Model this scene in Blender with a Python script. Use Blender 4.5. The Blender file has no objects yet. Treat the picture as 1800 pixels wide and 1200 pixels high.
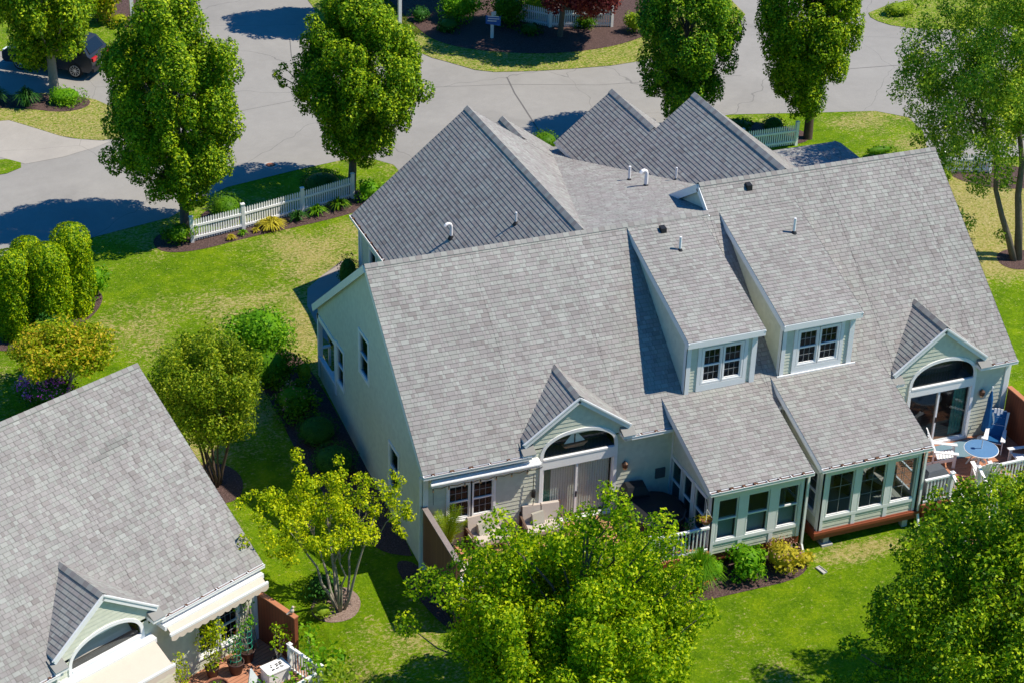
import bpy, bmesh, math, random
import numpy as np
from mathutils import Vector, Matrix
from mathutils.geometry import tessellate_polygon
C = bpy.context.scene.collection
sc = bpy.context.scene
R = math.radians
RNG = np.random.default_rng(7)
random.seed(5)

# ------------------------------------------------------------------ camera
CAM = np.array([-16.8515, -47.1614, 36.9198])
def cam_axes(yaw, pitch, roll):
    cy, sy = math.cos(yaw), math.sin(yaw); cp, sp = math.cos(pitch), math.sin(pitch)
    fwd = np.array([sy*cp, cy*cp, -sp]); right = np.array([cy, -sy, 0.0]); up = np.cross(right, fwd)
    cr, sr = math.cos(roll), math.sin(roll)
    return right*cr+up*sr, -right*sr+up*cr, fwd
cr_, cu_, cf_ = cam_axes(R(22.6177), R(29.8601), R(1.7787))
cd = bpy.data.cameras.new('camera'); cam = bpy.data.objects.new('camera', cd); C.objects.link(cam)
cam.matrix_world = Matrix(((cr_[0], cu_[0], -cf_[0], CAM[0]), (cr_[1], cu_[1], -cf_[1], CAM[1]), (cr_[2], cu_[2], -cf_[2], CAM[2]), (0, 0, 0, 1)))
cd.lens = 3479.28/1800*36; cd.sensor_width = 36; cd.clip_start = 1; cd.clip_end = 3000
sc.camera = cam

# ------------------------------------------------------------------ light
SUN = Vector((0.665, -0.23, 1.0)).normalized()
w = bpy.data.worlds.new('World'); sc.world = w; w.use_nodes = True
wn = w.node_tree.nodes; wl = w.node_tree.links
bg = wn['Background']; sky = wn.new('ShaderNodeTexSky'); sky.sky_type = 'NISHITA'; sky.sun_disc = False
sky.sun_elevation = math.asin(SUN.z); sky.sun_rotation = math.atan2(SUN.x, SUN.y)
sky.air_density = 1.3; sky.dust_density = 0.2; sky.ozone_density = 2.5
tint = wn.new('ShaderNodeHueSaturation'); tint.inputs['Saturation'].default_value = 1.45
wl.new(sky.outputs[0], tint.inputs['Color']); mul = wn.new('ShaderNodeMix'); mul.data_type = 'RGBA'; mul.blend_type = 'MULTIPLY'; mul.inputs[0].default_value = 1; mul.inputs[7].default_value = (.44, 1.17, 1.52, 1); wl.new(tint.outputs[0], mul.inputs[6]); wl.new(mul.outputs[2], bg.inputs[0]); bg.inputs[1].default_value = 0.072
sl = bpy.data.lights.new('sun', 'SUN'); sl.energy = 5.5; sl.angle = R(0.53); sl.color = (1.0, 0.915, 0.775)
so = bpy.data.objects.new('sun', sl); C.objects.link(so); so.rotation_euler = SUN.to_track_quat('Z', 'Y').to_euler()
so.location = (30, -20, 60)
sc.view_settings.view_transform = 'Standard'; sc.view_settings.look = 'None'
sc.view_settings.gamma = 1; sc.view_settings.exposure = 0.22
sc.render.engine = 'CYCLES'
sc.cycles.max_bounces = 8; sc.cycles.diffuse_bounces = 4; sc.cycles.transparent_max_bounces = 12
sc.cycles.transmission_bounces = 4; sc.cycles.caustics_reflective = False; sc.cycles.caustics_refractive = False

# ------------------------------------------------------------------ materials
def mat(name, color=(.5, .5, .5), rough=.8, spec=.3, metal=0.0):
    m = bpy.data.materials.new(name); m.use_nodes = True
    b = m.node_tree.nodes['Principled BSDF']
    b.inputs['Base Color'].default_value = (*color, 1); b.inputs['Roughness'].default_value = rough
    b.inputs['Specular IOR Level'].default_value = spec; b.inputs['Metallic'].default_value = metal
    return m
class NT:
    def __init__(s, m): s.m = m; s.n = m.node_tree.nodes; s.l = m.node_tree.links; s.b = s.n['Principled BSDF']
    def new(s, t, **k):
        x = s.n.new('ShaderNode'+t)
        for a, v in k.items(): setattr(x, a, v)
        return x
    def val(s, sock, v):
        if isinstance(v, bpy.types.NodeSocket): s.l.new(v, sock)
        elif v is not None:
            if sock.type == 'RGBA' and len(v) == 3: v = (*v, 1)
            sock.default_value = v
    def math(s, op, a, b=None, c=None):
        x = s.new('Math', operation=op)
        for i, v in enumerate((a, b, c)):
            if v is not None: s.val(x.inputs[i], v)
        return x.outputs[0]
    def mix(s, f, a, b, mode='MIX'):
        x = s.new('Mix', data_type='RGBA', blend_type=mode)
        s.val(x.inputs[0], f); s.val(x.inputs[6], a); s.val(x.inputs[7], b)
        return x.outputs[2]
    def noise(s, vec, scale, detail=4, rough=.6, dist=0):
        x = s.new('TexNoise'); s.l.new(vec, x.inputs['Vector']) if vec is not None else None
        x.inputs['Scale'].default_value = scale; x.inputs['Detail'].default_value = detail
        x.inputs['Roughness'].default_value = rough; x.inputs['Distortion'].default_value = dist
        return x.outputs['Fac']
    def ramp(s, f, stops, interp='LINEAR'):
        x = s.new('ValToRGB'); x.color_ramp.interpolation = interp; e = x.color_ramp.elements
        while len(e) < len(stops): e.new(.5)
        for i, (p, c) in enumerate(stops): e[i].position = p; e[i].color = (*c, 1)
        s.l.new(f, x.inputs[0]); return x.outputs[0]
    def obj(s): return s.new('TexCoord').outputs['Object']
    def uv(s): return s.new('TexCoord').outputs['UV']
    def color(s, c): s.l.new(c, s.b.inputs['Base Color'])
    def bump(s, h, strength=.3, dist=.02):
        x = s.new('Bump'); x.inputs['Strength'].default_value = strength; x.inputs['Distance'].default_value = dist
        s.l.new(h, x.inputs['Height']); s.l.new(x.outputs[0], s.b.inputs['Normal'])

def weathered(name, color, rough=.6, amt=.12, scale=3.0, spec=.3):
    m = mat(name, color, rough, spec); t = NT(m); o = t.obj()
    n = t.noise(o, scale, 5, .65); n2 = t.noise(o, scale*9, 3, .6)
    dark = tuple(c*(1-amt*2) for c in color)
    f = t.math('MULTIPLY', t.math('ADD', n, n2), .5)
    f = t.new('MapRange').outputs[0] if False else t.math('SMOOTH_MIN', t.math('MULTIPLY', t.math('SUBTRACT', f, .35), 3.0), 1.0, .1)
    t.color(t.mix(f, dark, color)); return m

def shingle_mat(name, tint=1.0):
    m = mat(name, (.3, .3, .3), .9, .25); t = NT(m); uv = t.uv()
    sp = t.new('SeparateXYZ'); t.l.new(uv, sp.inputs[0]); u, v = sp.outputs[0], sp.outputs[1]
    row = t.math('FLOOR', t.math('DIVIDE', v, .147))
    def wn_(a, b, seed):
        c = t.new('CombineXYZ'); t.val(c.inputs[0], a); t.val(c.inputs[1], b); c.inputs[2].default_value = seed
        x = t.new('TexWhiteNoise', noise_dimensions='3D'); t.l.new(c.outputs[0], x.inputs[0]); return x.outputs['Value']
    ro = wn_(row, 0.0, 3.1)
    uu = t.math('ADD', t.math('DIVIDE', u, .16), t.math('MULTIPLY', ro, 7.3))
    # widths vary: a warped column index
    warp = t.math('MULTIPLY', t.math('SINE', t.math('MULTIPLY', uu, 2.1)), .33)
    uw = t.math('ADD', uu, warp); col = t.math('FLOOR', uw)
    r1 = wn_(col, row, 1.7); r2 = wn_(col, row, 9.2)
    k = tint
    c = t.ramp(r1, [(0, (.262*k, .240*k, .228*k)), (.15, (.300*k, .280*k, .272*k)), (.45, (.322*k, .306*k, .294*k)), (.75, (.325*k, .326*k, .302*k)), (1.0, (.36*k, .366*k, .342*k))])
    o = t.obj()
    gran = t.noise(o, 45, 3, .75); big = t.noise(o, .45, 5, .65)
    c = t.mix(t.math('MULTIPLY', t.math('SUBTRACT', gran, .5), .9), c, (.6, .6, .6), 'OVERLAY')
    mp_ = t.new('Mapping'); mp_.inputs['Scale'].default_value = (1.1, .16, 1); t.l.new(uv, mp_.inputs[0]); streak = t.noise(mp_.outputs[0], 1.6, 4, .65)
    f = t.math('ADD', .62, t.math('ADD', t.math('MULTIPLY', big, .42), t.math('MULTIPLY', streak, .34))); f = t.math('MULTIPLY', f, t.math('ADD', .92, t.math('MULTIPLY', r2, .16)))
    hs = t.new('HueSaturation'); t.l.new(c, hs.inputs['Color']); t.l.new(f, hs.inputs['Value'])
    # slots between tabs; butt shadow painted dark along each course's lower edge
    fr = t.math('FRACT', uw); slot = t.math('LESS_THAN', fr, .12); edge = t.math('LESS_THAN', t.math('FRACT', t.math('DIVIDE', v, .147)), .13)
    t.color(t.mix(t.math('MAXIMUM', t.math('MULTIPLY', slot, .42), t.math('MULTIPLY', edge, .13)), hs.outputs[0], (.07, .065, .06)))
    t.bump(gran, .35, .01); return m

def siding_mat(name, color):
    m = mat(name, color, .75, .25); t = NT(m); uv = t.uv()
    sp = t.new('SeparateXYZ'); t.l.new(uv, sp.inputs[0]); u, v = sp.outputs[0], sp.outputs[1]
    row = t.math('FLOOR', t.math('DIVIDE', v, .13)); col = t.math('FLOOR', t.math('MULTIPLY', t.math('ADD', u, t.math('MULTIPLY', row, .37)), 7.5))
    c = t.new('CombineXYZ'); t.val(c.inputs[0], col); t.val(c.inputs[1], row)
    x = t.new('TexWhiteNoise', noise_dimensions='2D'); t.l.new(c.outputs[0], x.inputs[0])
    n = t.noise(t.obj(), 2.2, 4, .6)
    f = t.math('ADD', .86, t.math('ADD', t.math('MULTIPLY', x.outputs['Value'], .10), t.math('MULTIPLY', n, .12)))
    hs = t.new('HueSaturation'); hs.inputs['Color'].default_value = (*color, 1); t.l.new(f, hs.inputs['Value'])
    t.color(hs.outputs[0]); return m

def leaf_mat(name, c1, c2, c3, trans=.24, spec=.10):
    m = mat(name, c1, .48, spec); t = NT(m)
    g = t.new('NewGeometry'); o = t.obj()
    n = t.noise(o, .9, 3, .6)
    f = t.math('ADD', t.math('MULTIPLY', g.outputs['Random Per Island'], .62), t.math('MULTIPLY', n, .5))
    c = t.ramp(f, [(.18, c1), (.55, c2), (.92, c3)])
    t.color(c)
    tr = t.new('BsdfTranslucent'); hs = t.new('HueSaturation'); hs.inputs['Saturation'].default_value = 1.1; hs.inputs['Value'].default_value = 1.25
    t.l.new(c, hs.inputs['Color']); t.l.new(hs.outputs[0], tr.inputs[0])
    ms = t.new('MixShader'); ms.inputs[0].default_value = trans
    t.l.new(t.b.outputs[0], ms.inputs[1]); t.l.new(tr.outputs[0], ms.inputs[2])
    t.l.new(ms.outputs[0], t.n['Material Output'].inputs[0]); return m

def glass_mat(name, tintc=(.90, .93, .92), refl=.14):
    m = mat(name, (0, 0, 0), .05); t = NT(m)
    tr = t.new('BsdfTransparent'); tr.inputs[0].default_value = (*tintc, 1)
    gl = t.new('BsdfGlossy'); gl.inputs['Roughness'].default_value = .02; gl.inputs[0].default_value = (.9, .95, 1, 1)
    ms = t.new('MixShader'); fr = t.new('LayerWeight'); fr.inputs[0].default_value = .5   # Schlick: facing^5
    t.l.new(t.math('ADD', t.math('MULTIPLY', t.math('POWER', fr.outputs['Facing'], 5.0), .9), refl*.15), ms.inputs[0])
    t.l.new(tr.outputs[0], ms.inputs[1]); t.l.new(gl.outputs[0], ms.inputs[2]); t.l.new(ms.outputs[0], t.n['Material Output'].inputs[0])
    return m

def wood_mat(name, c1, c2, axis=0, width=.14):
    m = mat(name, c1, .65, .3); t = NT(m); o = t.obj(); sp = t.new('SeparateXYZ'); t.l.new(o, sp.inputs[0])
    b = t.math('DIVIDE', sp.outputs[axis], width); fl = t.math('FLOOR', b)
    x = t.new('TexWhiteNoise', noise_dimensions='1D'); t.l.new(fl, x.inputs['W'])
    c = t.mix(t.math('ADD', t.math('MULTIPLY', x.outputs['Value'], .8), t.math('MULTIPLY', t.noise(o, 6, 4, .6), .3)), c1, c2)
    gap = t.math('LESS_THAN', t.math('FRACT', b), .07)
    t.color(t.mix(t.math('MULTIPLY', gap, .75), c, (.02, .01, .008))); return m

M = {}
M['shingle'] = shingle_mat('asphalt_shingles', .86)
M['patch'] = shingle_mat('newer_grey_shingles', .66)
M['siding'] = siding_mat('shingle_siding', (.60, .615, .51))
M['trim'] = weathered('white_trim_paint', (.78, .79, .80), .45, .05)
M['white'] = weathered('white_vinyl', (.82, .82, .82), .4, .04)
M['gutterdirt'] = weathered('gutter_leaf_litter', (.17, .085, .05), .95, .3, 8)
M['muntin'] = mat('grey_grille', (.30, .31, .32), .5)
M['glass'] = glass_mat('window_glass')
M['darkglass'] = glass_mat('dark_window_glass', (.60, .70, .75), .10)
M['screen'] = glass_mat('porch_screen', (.76, .80, .82), .06)
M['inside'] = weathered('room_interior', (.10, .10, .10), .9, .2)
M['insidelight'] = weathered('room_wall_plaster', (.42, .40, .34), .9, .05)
M['blind'] = weathered('fabric_blind', (.82, .80, .74), .9, .05)
M['bluegreen'] = weathered('green_drape', (.10, .26, .20), .9, .1)
M['deck'] = wood_mat('deck_boards', (.50, .24, .145), (.42, .19, .11), 1, .14)
M['redwood'] = wood_mat('redwood_screen_boards', (.19, .05, .025), (.27, .085, .04), 1, .14)
M['redcap'] = weathered('redwood_cap', (.50, .20, .10), .6, .1)
M['brownwood'] = wood_mat('weathered_brown_boards', (.15, .065, .042), (.21, .10, .065), 1, .14)
M['graycap'] = weathered('weathered_grey_cap', (.30, .25, .23), .8, .2)
M['rim'] = weathered('red_brown_stain', (.25, .065, .03), .6, .12)
M['black'] = weathered('black_vinyl', (.018, .019, .022), .5, .1)
M['dgray'] = weathered('dark_grey_vinyl', (.10, .11, .12), .5, .1)
M['metal'] = mat('brushed_metal', (.6, .6, .6), .35, .5, .9)
M['bronze'] = mat('bronze_metal', (.10, .06, .04), .4, .5, .7)
M['amber'] = mat('amber_glass', (.75, .42, .22), .15, .6)
M['beige'] = weathered('beige_cushion', (.55, .48, .42), .9, .06)
M['awning'] = weathered('beige_awning_cloth', (.60, .51, .42), .85, .05)
M['wicker'] = weathered('bronze_wicker', (.16, .10, .07), .7, .2)
M['blue'] = weathered('blue_canvas', (.008, .10, .27), .8, .1)
M['bluetop'] = weathered('blue_table_paint', (.10, .22, .40), .5, .06)
M['mat'] = weathered('blue_grey_mat', (.16, .26, .32), .9, .08)
M['terracotta'] = weathered('terracotta', (.30, .12, .07), .8, .15)
M['browpot'] = weathered('brown_plastic_pot', (.09, .05, .045), .5, .15)
M['soil'] = weathered('potting_soil', (.05, .03, .02), .95, .2, 20)
M['concrete'] = weathered('pale_concrete', (.50, .49, .46), .9, .15)
M['bark'] = weathered('grey_bark', (.16, .135, .11), .9, .25, 6)
M['palebark'] = weathered('pale_bark', (.36, .32, .26), .9, .2, 6)
M['darkbark'] = weathered('brown_bark', (.10, .07, .05), .9, .25, 6)
M['rubber'] = mat('tyre_rubber', (.015, .015, .016), .8, .3)
M['carpaint'] = mat('dark_grey_car_paint', (.035, .04, .05), .25, .6, .3)
M['carglass'] = mat('car_window', (.01, .012, .015), .05, .7)
M['tail'] = mat('tail_light', (.5, .01, .01), .2, .6)
M['alloy'] = mat('alloy_rim', (.65, .65, .66), .3, .5, .6)
M['signblue'] = mat('blue_sign_paint', (.03, .12, .42), .5)
M['teal'] = mat('green_cage_wire', (.02, .28, .17), .5)
M['sail'] = weathered('painted_sail', (.62, .70, .72), .8, .05)
M['purple'] = leaf_mat('purple_petals', (.26, .03, .42), (.50, .10, .62), (.85, .50, .85), .3)
M['pink'] = leaf_mat('pink_petals', (.45, .15, .28), (.62, .28, .38), (.75, .45, .50), .25)
M['dustypink'] = leaf_mat('dusty_pink_petals', (.30, .16, .13), (.42, .22, .18), (.50, .34, .22), .25)
M['redflower'] = leaf_mat('red_petals', (.55, .03, .015), (.7, .06, .03), (.8, .15, .06), .25)
L = {}
L['maple'] = leaf_mat('maple_leaves', (.014, .065, .003), (.125, .26, .005), (.52, .62, .02))
L['maple2'] = leaf_mat('dark_maple_leaves', (.008, .06, .006), (.075, .22, .010), (.40, .55, .02))
L['birch'] = leaf_mat('birch_leaves', (.03, .11, .008), (.19, .34, .02), (.60, .68, .07))
L['sweet'] = leaf_mat('bright_star_leaves', (.022, .11, .003), (.22, .38, .005), (.68, .74, .02), .40)
L['serv'] = leaf_mat('small_olive_leaves', (.025, .085, .004), (.17, .27, .010), (.52, .56, .035), .36)
L['yellow'] = leaf_mat('yellow_green_leaves', (.06, .16, .003), (.35, .46, .006), (.80, .78, .015), .36)
L['dark'] = leaf_mat('dark_green_leaves', (.010, .055, .010), (.03, .12, .018), (.09, .22, .03), .25)
L['box'] = leaf_mat('clipped_shrub_leaves', (.02, .08, .004), (.07, .19, .006), (.22, .36, .012), .28)
L['lime'] = leaf_mat('lime_leaves', (.14, .25, .015), (.26, .38, .025), (.42, .50, .04), .4)
L['fresh'] = leaf_mat('fresh_green_leaves', (.04, .16, .006), (.12, .32, .010), (.32, .52, .02), .38)
L['arb'] = leaf_mat('arborvitae_sprays', (.015, .09, .002), (.15, .29, .003), (.55, .62, .006), .25)
L['orange'] = leaf_mat('orange_tinged_leaves', (.05, .16, .004), (.30, .40, .008), (.74, .50, .05), .38)
L['red'] = leaf_mat('dark_red_leaves', (.06, .008, .014), (.15, .025, .03), (.42, .13, .09), .35)
L['sunlitred'] = leaf_mat('sunlit_red_leaves', (.20, .04, .03), (.42, .13, .09), (.62, .30, .20), .35)  # sunlit tone of the dark red maple, light put into the leaf colour
L['golden'] = leaf_mat('golden_leaves', (.28, .26, .02), (.46, .40, .03), (.62, .55, .06), .35)

# ------------------------------------------------------------------ mesh helpers
class MB:
    def __init__(s): s.v = []; s.f = []; s.uv = []; s.mi = []
    def poly(s, pts, uv=None, mi=0):
        i = len(s.v); s.v += [tuple(map(float, p)) for p in pts]; s.f.append(tuple(range(i, i+len(pts))))
        s.uv += [tuple(a) for a in uv] if uv is not None else [(0, 0)]*len(pts); s.mi.append(mi)
    def hexa(s, p, mi=0):   # 8 points: bottom 0-3 ccw, top 4-7
        for q in ((3, 2, 1, 0), (4, 5, 6, 7), (0, 1, 5, 4), (1, 2, 6, 5), (2, 3, 7, 6), (3, 0, 4, 7)):
            P = [np.array(p[k]) for k in q]; U = P[1]-P[0]; W = P[3]-P[0]
            lu, lw = np.linalg.norm(U), np.linalg.norm(W)
            s.poly(P, [(0, 0), (lu, 0), (lu, lw), (0, lw)], mi)
    def box(s, x0, y0, z0, x1, y1, z1, mi=0):
        s.hexa([(x0, y0, z0), (x1, y0, z0), (x1, y1, z0), (x0, y1, z0), (x0, y0, z1), (x1, y0, z1), (x1, y1, z1), (x0, y1, z1)], mi)
    def ob(s, fr, u0, u1, v0, v1, n0, n1, mi=0):
        O, U, V, N = fr; g = lambda u, v, n: O+U*u+V*v+N*n
        s.hexa([g(u0, v0, n0), g(u1, v0, n0), g(u1, v0, n1) if 0 else g(u1, v1, n0), g(u0, v1, n0), g(u0, v0, n1), g(u1, v0, n1), g(u1, v1, n1), g(u0, v1, n1)], mi)
    def beam(s, a, b, w, h, up=(0, 0, 1), mi=0):
        a, b = np.array(a, float), np.array(b, float); d = b-a; d /= np.linalg.norm(d); up = np.array(up, float)
        r = np.cross(d, up); r /= np.linalg.norm(r); u = np.cross(r, d)
        k = [(-w/2, -h/2), (w/2, -h/2), (w/2, h/2), (-w/2, h/2)]
        P = [a+r*x+u*y for x, y in k]+[b+r*x+u*y for x, y in k]
        s.hexa([P[0], P[1], P[2], P[3], P[4], P[5], P[6], P[7]][::1], mi)
    def tube(s, pts, rad, n=7, caps=True, mi=0):
        pts = [np.array(p, float) for p in pts]; rad = [rad]*len(pts) if np.isscalar(rad) else rad
        rings = []
        for i, p in enumerate(pts):
            d = pts[min(i+1, len(pts)-1)]-pts[max(i-1, 0)]; d /= (np.linalg.norm(d)+1e-9)
            a = np.array((0, 0, 1.)) if abs(d[2]) < .9 else np.array((1., 0, 0)); r = np.cross(d, a); r /= np.linalg.norm(r); u = np.cross(r, d)
            i0 = len(s.v)
            for k in range(n):
                t = 2*math.pi*k/n; s.v.append(tuple(p+(r*math.cos(t)+u*math.sin(t))*rad[i]))
            rings.append(i0)
        for a, b in zip(rings[:-1], rings[1:]):
            for k in range(n):
                k2 = (k+1) % n; s.f.append((a+k, a+k2, b+k2, b+k)); s.uv += [(0, 0)]*4; s.mi.append(mi)
        if caps:
            s.f.append(tuple(rings[0]+k for k in range(n))[::-1]); s.uv += [(0, 0)]*n; s.mi.append(mi)
            s.f.append(tuple(rings[-1]+k for k in range(n))); s.uv += [(0, 0)]*n; s.mi.append(mi)
    def lathe(s, c, prof, n=20, mi=0):
        c = np.array(c, float); rings = []
        for r, z in prof:
            rings.append(len(s.v))
            for k in range(n): t = 2*math.pi*k/n; s.v.append((c[0]+r*math.cos(t), c[1]+r*math.sin(t), c[2]+z))
        for a, b in zip(rings[:-1], rings[1:]):
            for k in range(n):
                k2 = (k+1) % n; s.f.append((a+k, a+k2, b+k2, b+k)); s.uv += [(0, 0)]*4; s.mi.append(mi)
    def sphere(s, c, rx, ry, rz, n=10, mi=0):
        s.lathe_e(c, rx, ry, rz, n, mi)
    def lathe_e(s, c, rx, ry, rz, n, mi):
        rings = []; m = max(4, n//2+1)
        for j in range(m+1):
            ph = math.pi*j/m-math.pi/2; rings.append(len(s.v))
            for k in range(n):
                t = 2*math.pi*k/n; s.v.append((c[0]+rx*math.cos(ph)*math.cos(t), c[1]+ry*math.cos(ph)*math.sin(t), c[2]+rz*math.sin(ph)))
        for a, b in zip(rings[:-1], rings[1:]):
            for k in range(n):
                k2 = (k+1) % n; s.f.append((a+k, a+k2, b+k2, b+k)); s.uv += [(0, 0)]*4; s.mi.append(mi)
    def split(s, name, mat_, parent, per=6):
        k = 0; outs = []
        while k < len(s.f):
            q = MB(); fs = s.f[k:k+per]; base = min(min(f) for f in fs); top_ = max(max(f) for f in fs)+1
            q.v = s.v[base:top_]; q.f = [tuple(i-base for i in f) for f in fs]; q.uv = [(0, 0)]*sum(len(f) for f in fs); q.mi = [0]*len(fs); outs.append(q.build(name, mat_, parent)); k += per
        return outs
    def build(s, name, mats, parent=None, smooth=False, bevel=0):
        me = bpy.data.meshes.new(name); me.from_pydata(s.v, [], s.f)
        uvl = me.uv_layers.new(name='UVMap'); uvl.data.foreach_set('uv', np.array(s.uv, np.float32).ravel())
        mats = mats if isinstance(mats, (list, tuple)) else [mats]
        for m_ in mats: me.materials.append(m_)
        if len(mats) > 1: me.polygons.foreach_set('material_index', s.mi)
        if smooth: me.polygons.foreach_set('use_smooth', [True]*len(me.polygons))
        me.update(); o = bpy.data.objects.new(name, me); C.objects.link(o)
        if parent is not None: o.parent = parent
        if bevel:
            b = o.modifiers.new('bevel', 'BEVEL'); b.width = bevel; b.segments = 2; b.limit_method = 'ANGLE'
        return o

def tag(o, label, cat, group=None):
    o['label'] = label; o['category'] = cat
    if group: o['group'] = group
    return o
def thing(name, label, cat, loc=(0, 0, 0), rz=0, group=None):
    o = bpy.data.objects.new(name, None); C.objects.link(o); o.location = loc; o.rotation_euler = (0, 0, rz)
    return tag(o, label, cat, group)
def struct(o): o['kind'] = 'structure'; return o
def copy_tree(o, parent=None):
    c = o.copy(); C.objects.link(c); c.parent = parent
    for ch in [x for x in bpy.data.objects if x.parent == o]: copy_tree(ch, c)
    return c

V3 = lambda *a: np.array(a, float)
def clip(poly, ax, lim, keep_ge):
    out = []; n = len(poly)
    for i in range(n):
        a, b = poly[i], poly[(i+1) % n]; da, db = a[ax]-lim, b[ax]-lim
        if not keep_ge: da, db = -da, -db
        if da >= -1e-9: out.append(a)
        if (da > 1e-9 and db < -1e-9) or (da < -1e-9 and db > 1e-9):
            t = da/(da-db); out.append((a[0]+(b[0]-a[0])*t, a[1]+(b[1]-a[1])*t))
    return out
def minus_rects(poly, rects):
    xs = sorted({p[0] for p in poly} & set() | {r[0] for r in rects} | {r[1] for r in rects}); lo, hi = min(p[0] for p in poly), max(p[0] for p in poly)
    xs = [lo]+[x for x in xs if lo < x < hi]+[hi]; out = []
    for a, b in zip(xs[:-1], xs[1:]):
        col = clip(clip(poly, 0, a, True), 0, b, False)
        if len(col) < 3: continue
        m = (a+b)/2; iv = sorted((r[2], r[3]) for r in rects if r[0] < m < r[1]); cur = -1e9
        for z0, z1 in iv+[(1e9, 1e9)]:
            c2 = clip(clip(col, 1, cur, True), 1, min(z0, 1e8), False) if cur > -1e8 else clip(col, 1, min(z0, 1e8), False)
            if len(c2) >= 3: out.append(c2)
            cur = z1
    return out
def courses(mb, fr, poly, rh, t, base=.004, mi=0):
    """overlapping courses laid on a convex polygon given in (u,v); each course lifts to t at its lower edge"""
    O, U, V, N = fr; v0 = min(p[1] for p in poly); v1 = max(p[1] for p in poly)
    k = math.floor(v0/rh)
    while k*rh < v1-1e-6:
        a = k*rh; q = clip(clip(poly, 1, a, True), 1, a+rh, False); k += 1
        if len(q) < 3: continue
        h = lambda v: base+t*(1-(v-a)/rh)
        mb.poly([O+U*u+V*v+N*h(v) for u, v in q], q, mi)
        vb = min(p[1] for p in q); bot = [p for p in q if abs(p[1]-vb) < 1e-6]
        if len(bot) >= 2:
            ul, ur = min(p[0] for p in bot), max(p[0] for p in bot)
            mb.poly([O+U*ul+V*vb, O+U*ur+V*vb, O+U*ur+V*vb+N*h(vb), O+U*ul+V*vb+N*h(vb)], [(ul, vb), (ur, vb), (ur, vb), (ul, vb)], mi)
def cross_frame(O, U, V):
    U = U/np.linalg.norm(U); V = V-U*np.dot(U, V); V /= np.linalg.norm(V); return (O, U, V, np.cross(U, V))

class Roof:
    """collects roof planes of one building: shingle courses, and a thin painted slab underneath"""
    def __init__(s, th=.16): s.top = MB(); s.slab = MB(); s.th = th
    def plane(s, eave0, eave1, run_dir, slope, polys, th=None):
        """eave0,eave1: points on the eave; polys: list of convex polys in (u along eave, r horizontal run from the eave)"""
        O = np.array(eave0, float); U = np.array(eave1, float)-O; U /= np.linalg.norm(U)
        rd = np.array(run_dir, float); Vv = rd+V3(0, 0, slope); L_ = np.linalg.norm(Vv); Vv /= L_
        N = np.cross(U, Vv)
        if N[2] < 0: U2 = -U; N = -N; sg = -1
        else: U2 = U; sg = 1
        for p in polys:
            q = [(u, r*L_) for u, r in p]
            # frame keeps u measured along +U even when mirrored
            fr = (O, U, Vv, N)
            courses(s.top, fr, q, .147, .014, .006)
            for i in range(len(q)):
                a_, b_ = q[i], q[(i+1) % len(q)]; pa, pb = O+U*a_[0]+Vv*a_[1], O+U*b_[0]+Vv*b_[1]; s.top.poly([pa, pb, pb+N*.020, pa+N*.020], [(a_[0], .05), (b_[0], .05), (b_[0], .06), (a_[0], .06)])
            P = [O+U*u+Vv*v for u, v in q]; d = V3(0, 0, th or s.th); n = len(P)
            s.slab.poly([x for x in P]); s.slab.poly([x-d for x in P][::-1])
            for i in range(n): s.slab.poly([P[i]-d, P[(i+1) % n]-d, P[(i+1) % n], P[i]])
    def cap(s, a, b, slopeL, slopeR, side, w=.15):
        """overlapping ridge caps from a to b; side = horizontal unit vector pointing to the left plane"""
        a, b = np.array(a, float), np.array(b, float); d = b-a; L_ = np.linalg.norm(d); d /= L_; side = np.array(side, float)
        n = max(1, int(L_/.21)); st = L_/n
        for k in range(n):
            p = a+d*st*k; q = a+d*st*(k+1); h0, h1 = .064, .056
            for sd, sl_ in ((side, slopeL), (-side, slopeR)):
                ww = w/math.sqrt(1+sl_*sl_); off = sd*ww-V3(0, 0, sl_*ww)
                P = [p+V3(0, 0, h0), q+V3(0, 0, h1), q+off+V3(0, 0, h1-.005), p+off+V3(0, 0, h0-.005)]
                u = .16*((k*7) % 5)
                s.top.poly(P, [(u+.03, .05), (u+.05, .05), (u+.05, .12), (u+.03, .12)])
                s.top.poly([P[3], P[2], P[2]-V3(0, 0, .06), P[3]-V3(0, 0, .06)], [(u*.235, .02)]*4)
                s.top.poly([P[0], P[3], P[3]-V3(0, 0, .012), P[0]-V3(0, 0, .012)], [(.03, .08)]*4)
    def build(s, parent, name='roof'):
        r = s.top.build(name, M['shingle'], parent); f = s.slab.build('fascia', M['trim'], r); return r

X, Y, Z = V3(1, 0, 0), V3(0, 1, 0), V3(0, 0, 1)
def wall(mb, fr, poly, holes=(), rh=.13, t=.013, back=True):
    for q in minus_rects(poly, list(holes)): courses(mb, fr, q, rh, t, 0.0)
def flat_wall(mb, fr, poly, holes=()):
    O, U, V, N = fr
    for q in minus_rects(poly, list(holes)): mb.poly([O+U*u+V*v for u, v in q], q)

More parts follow.
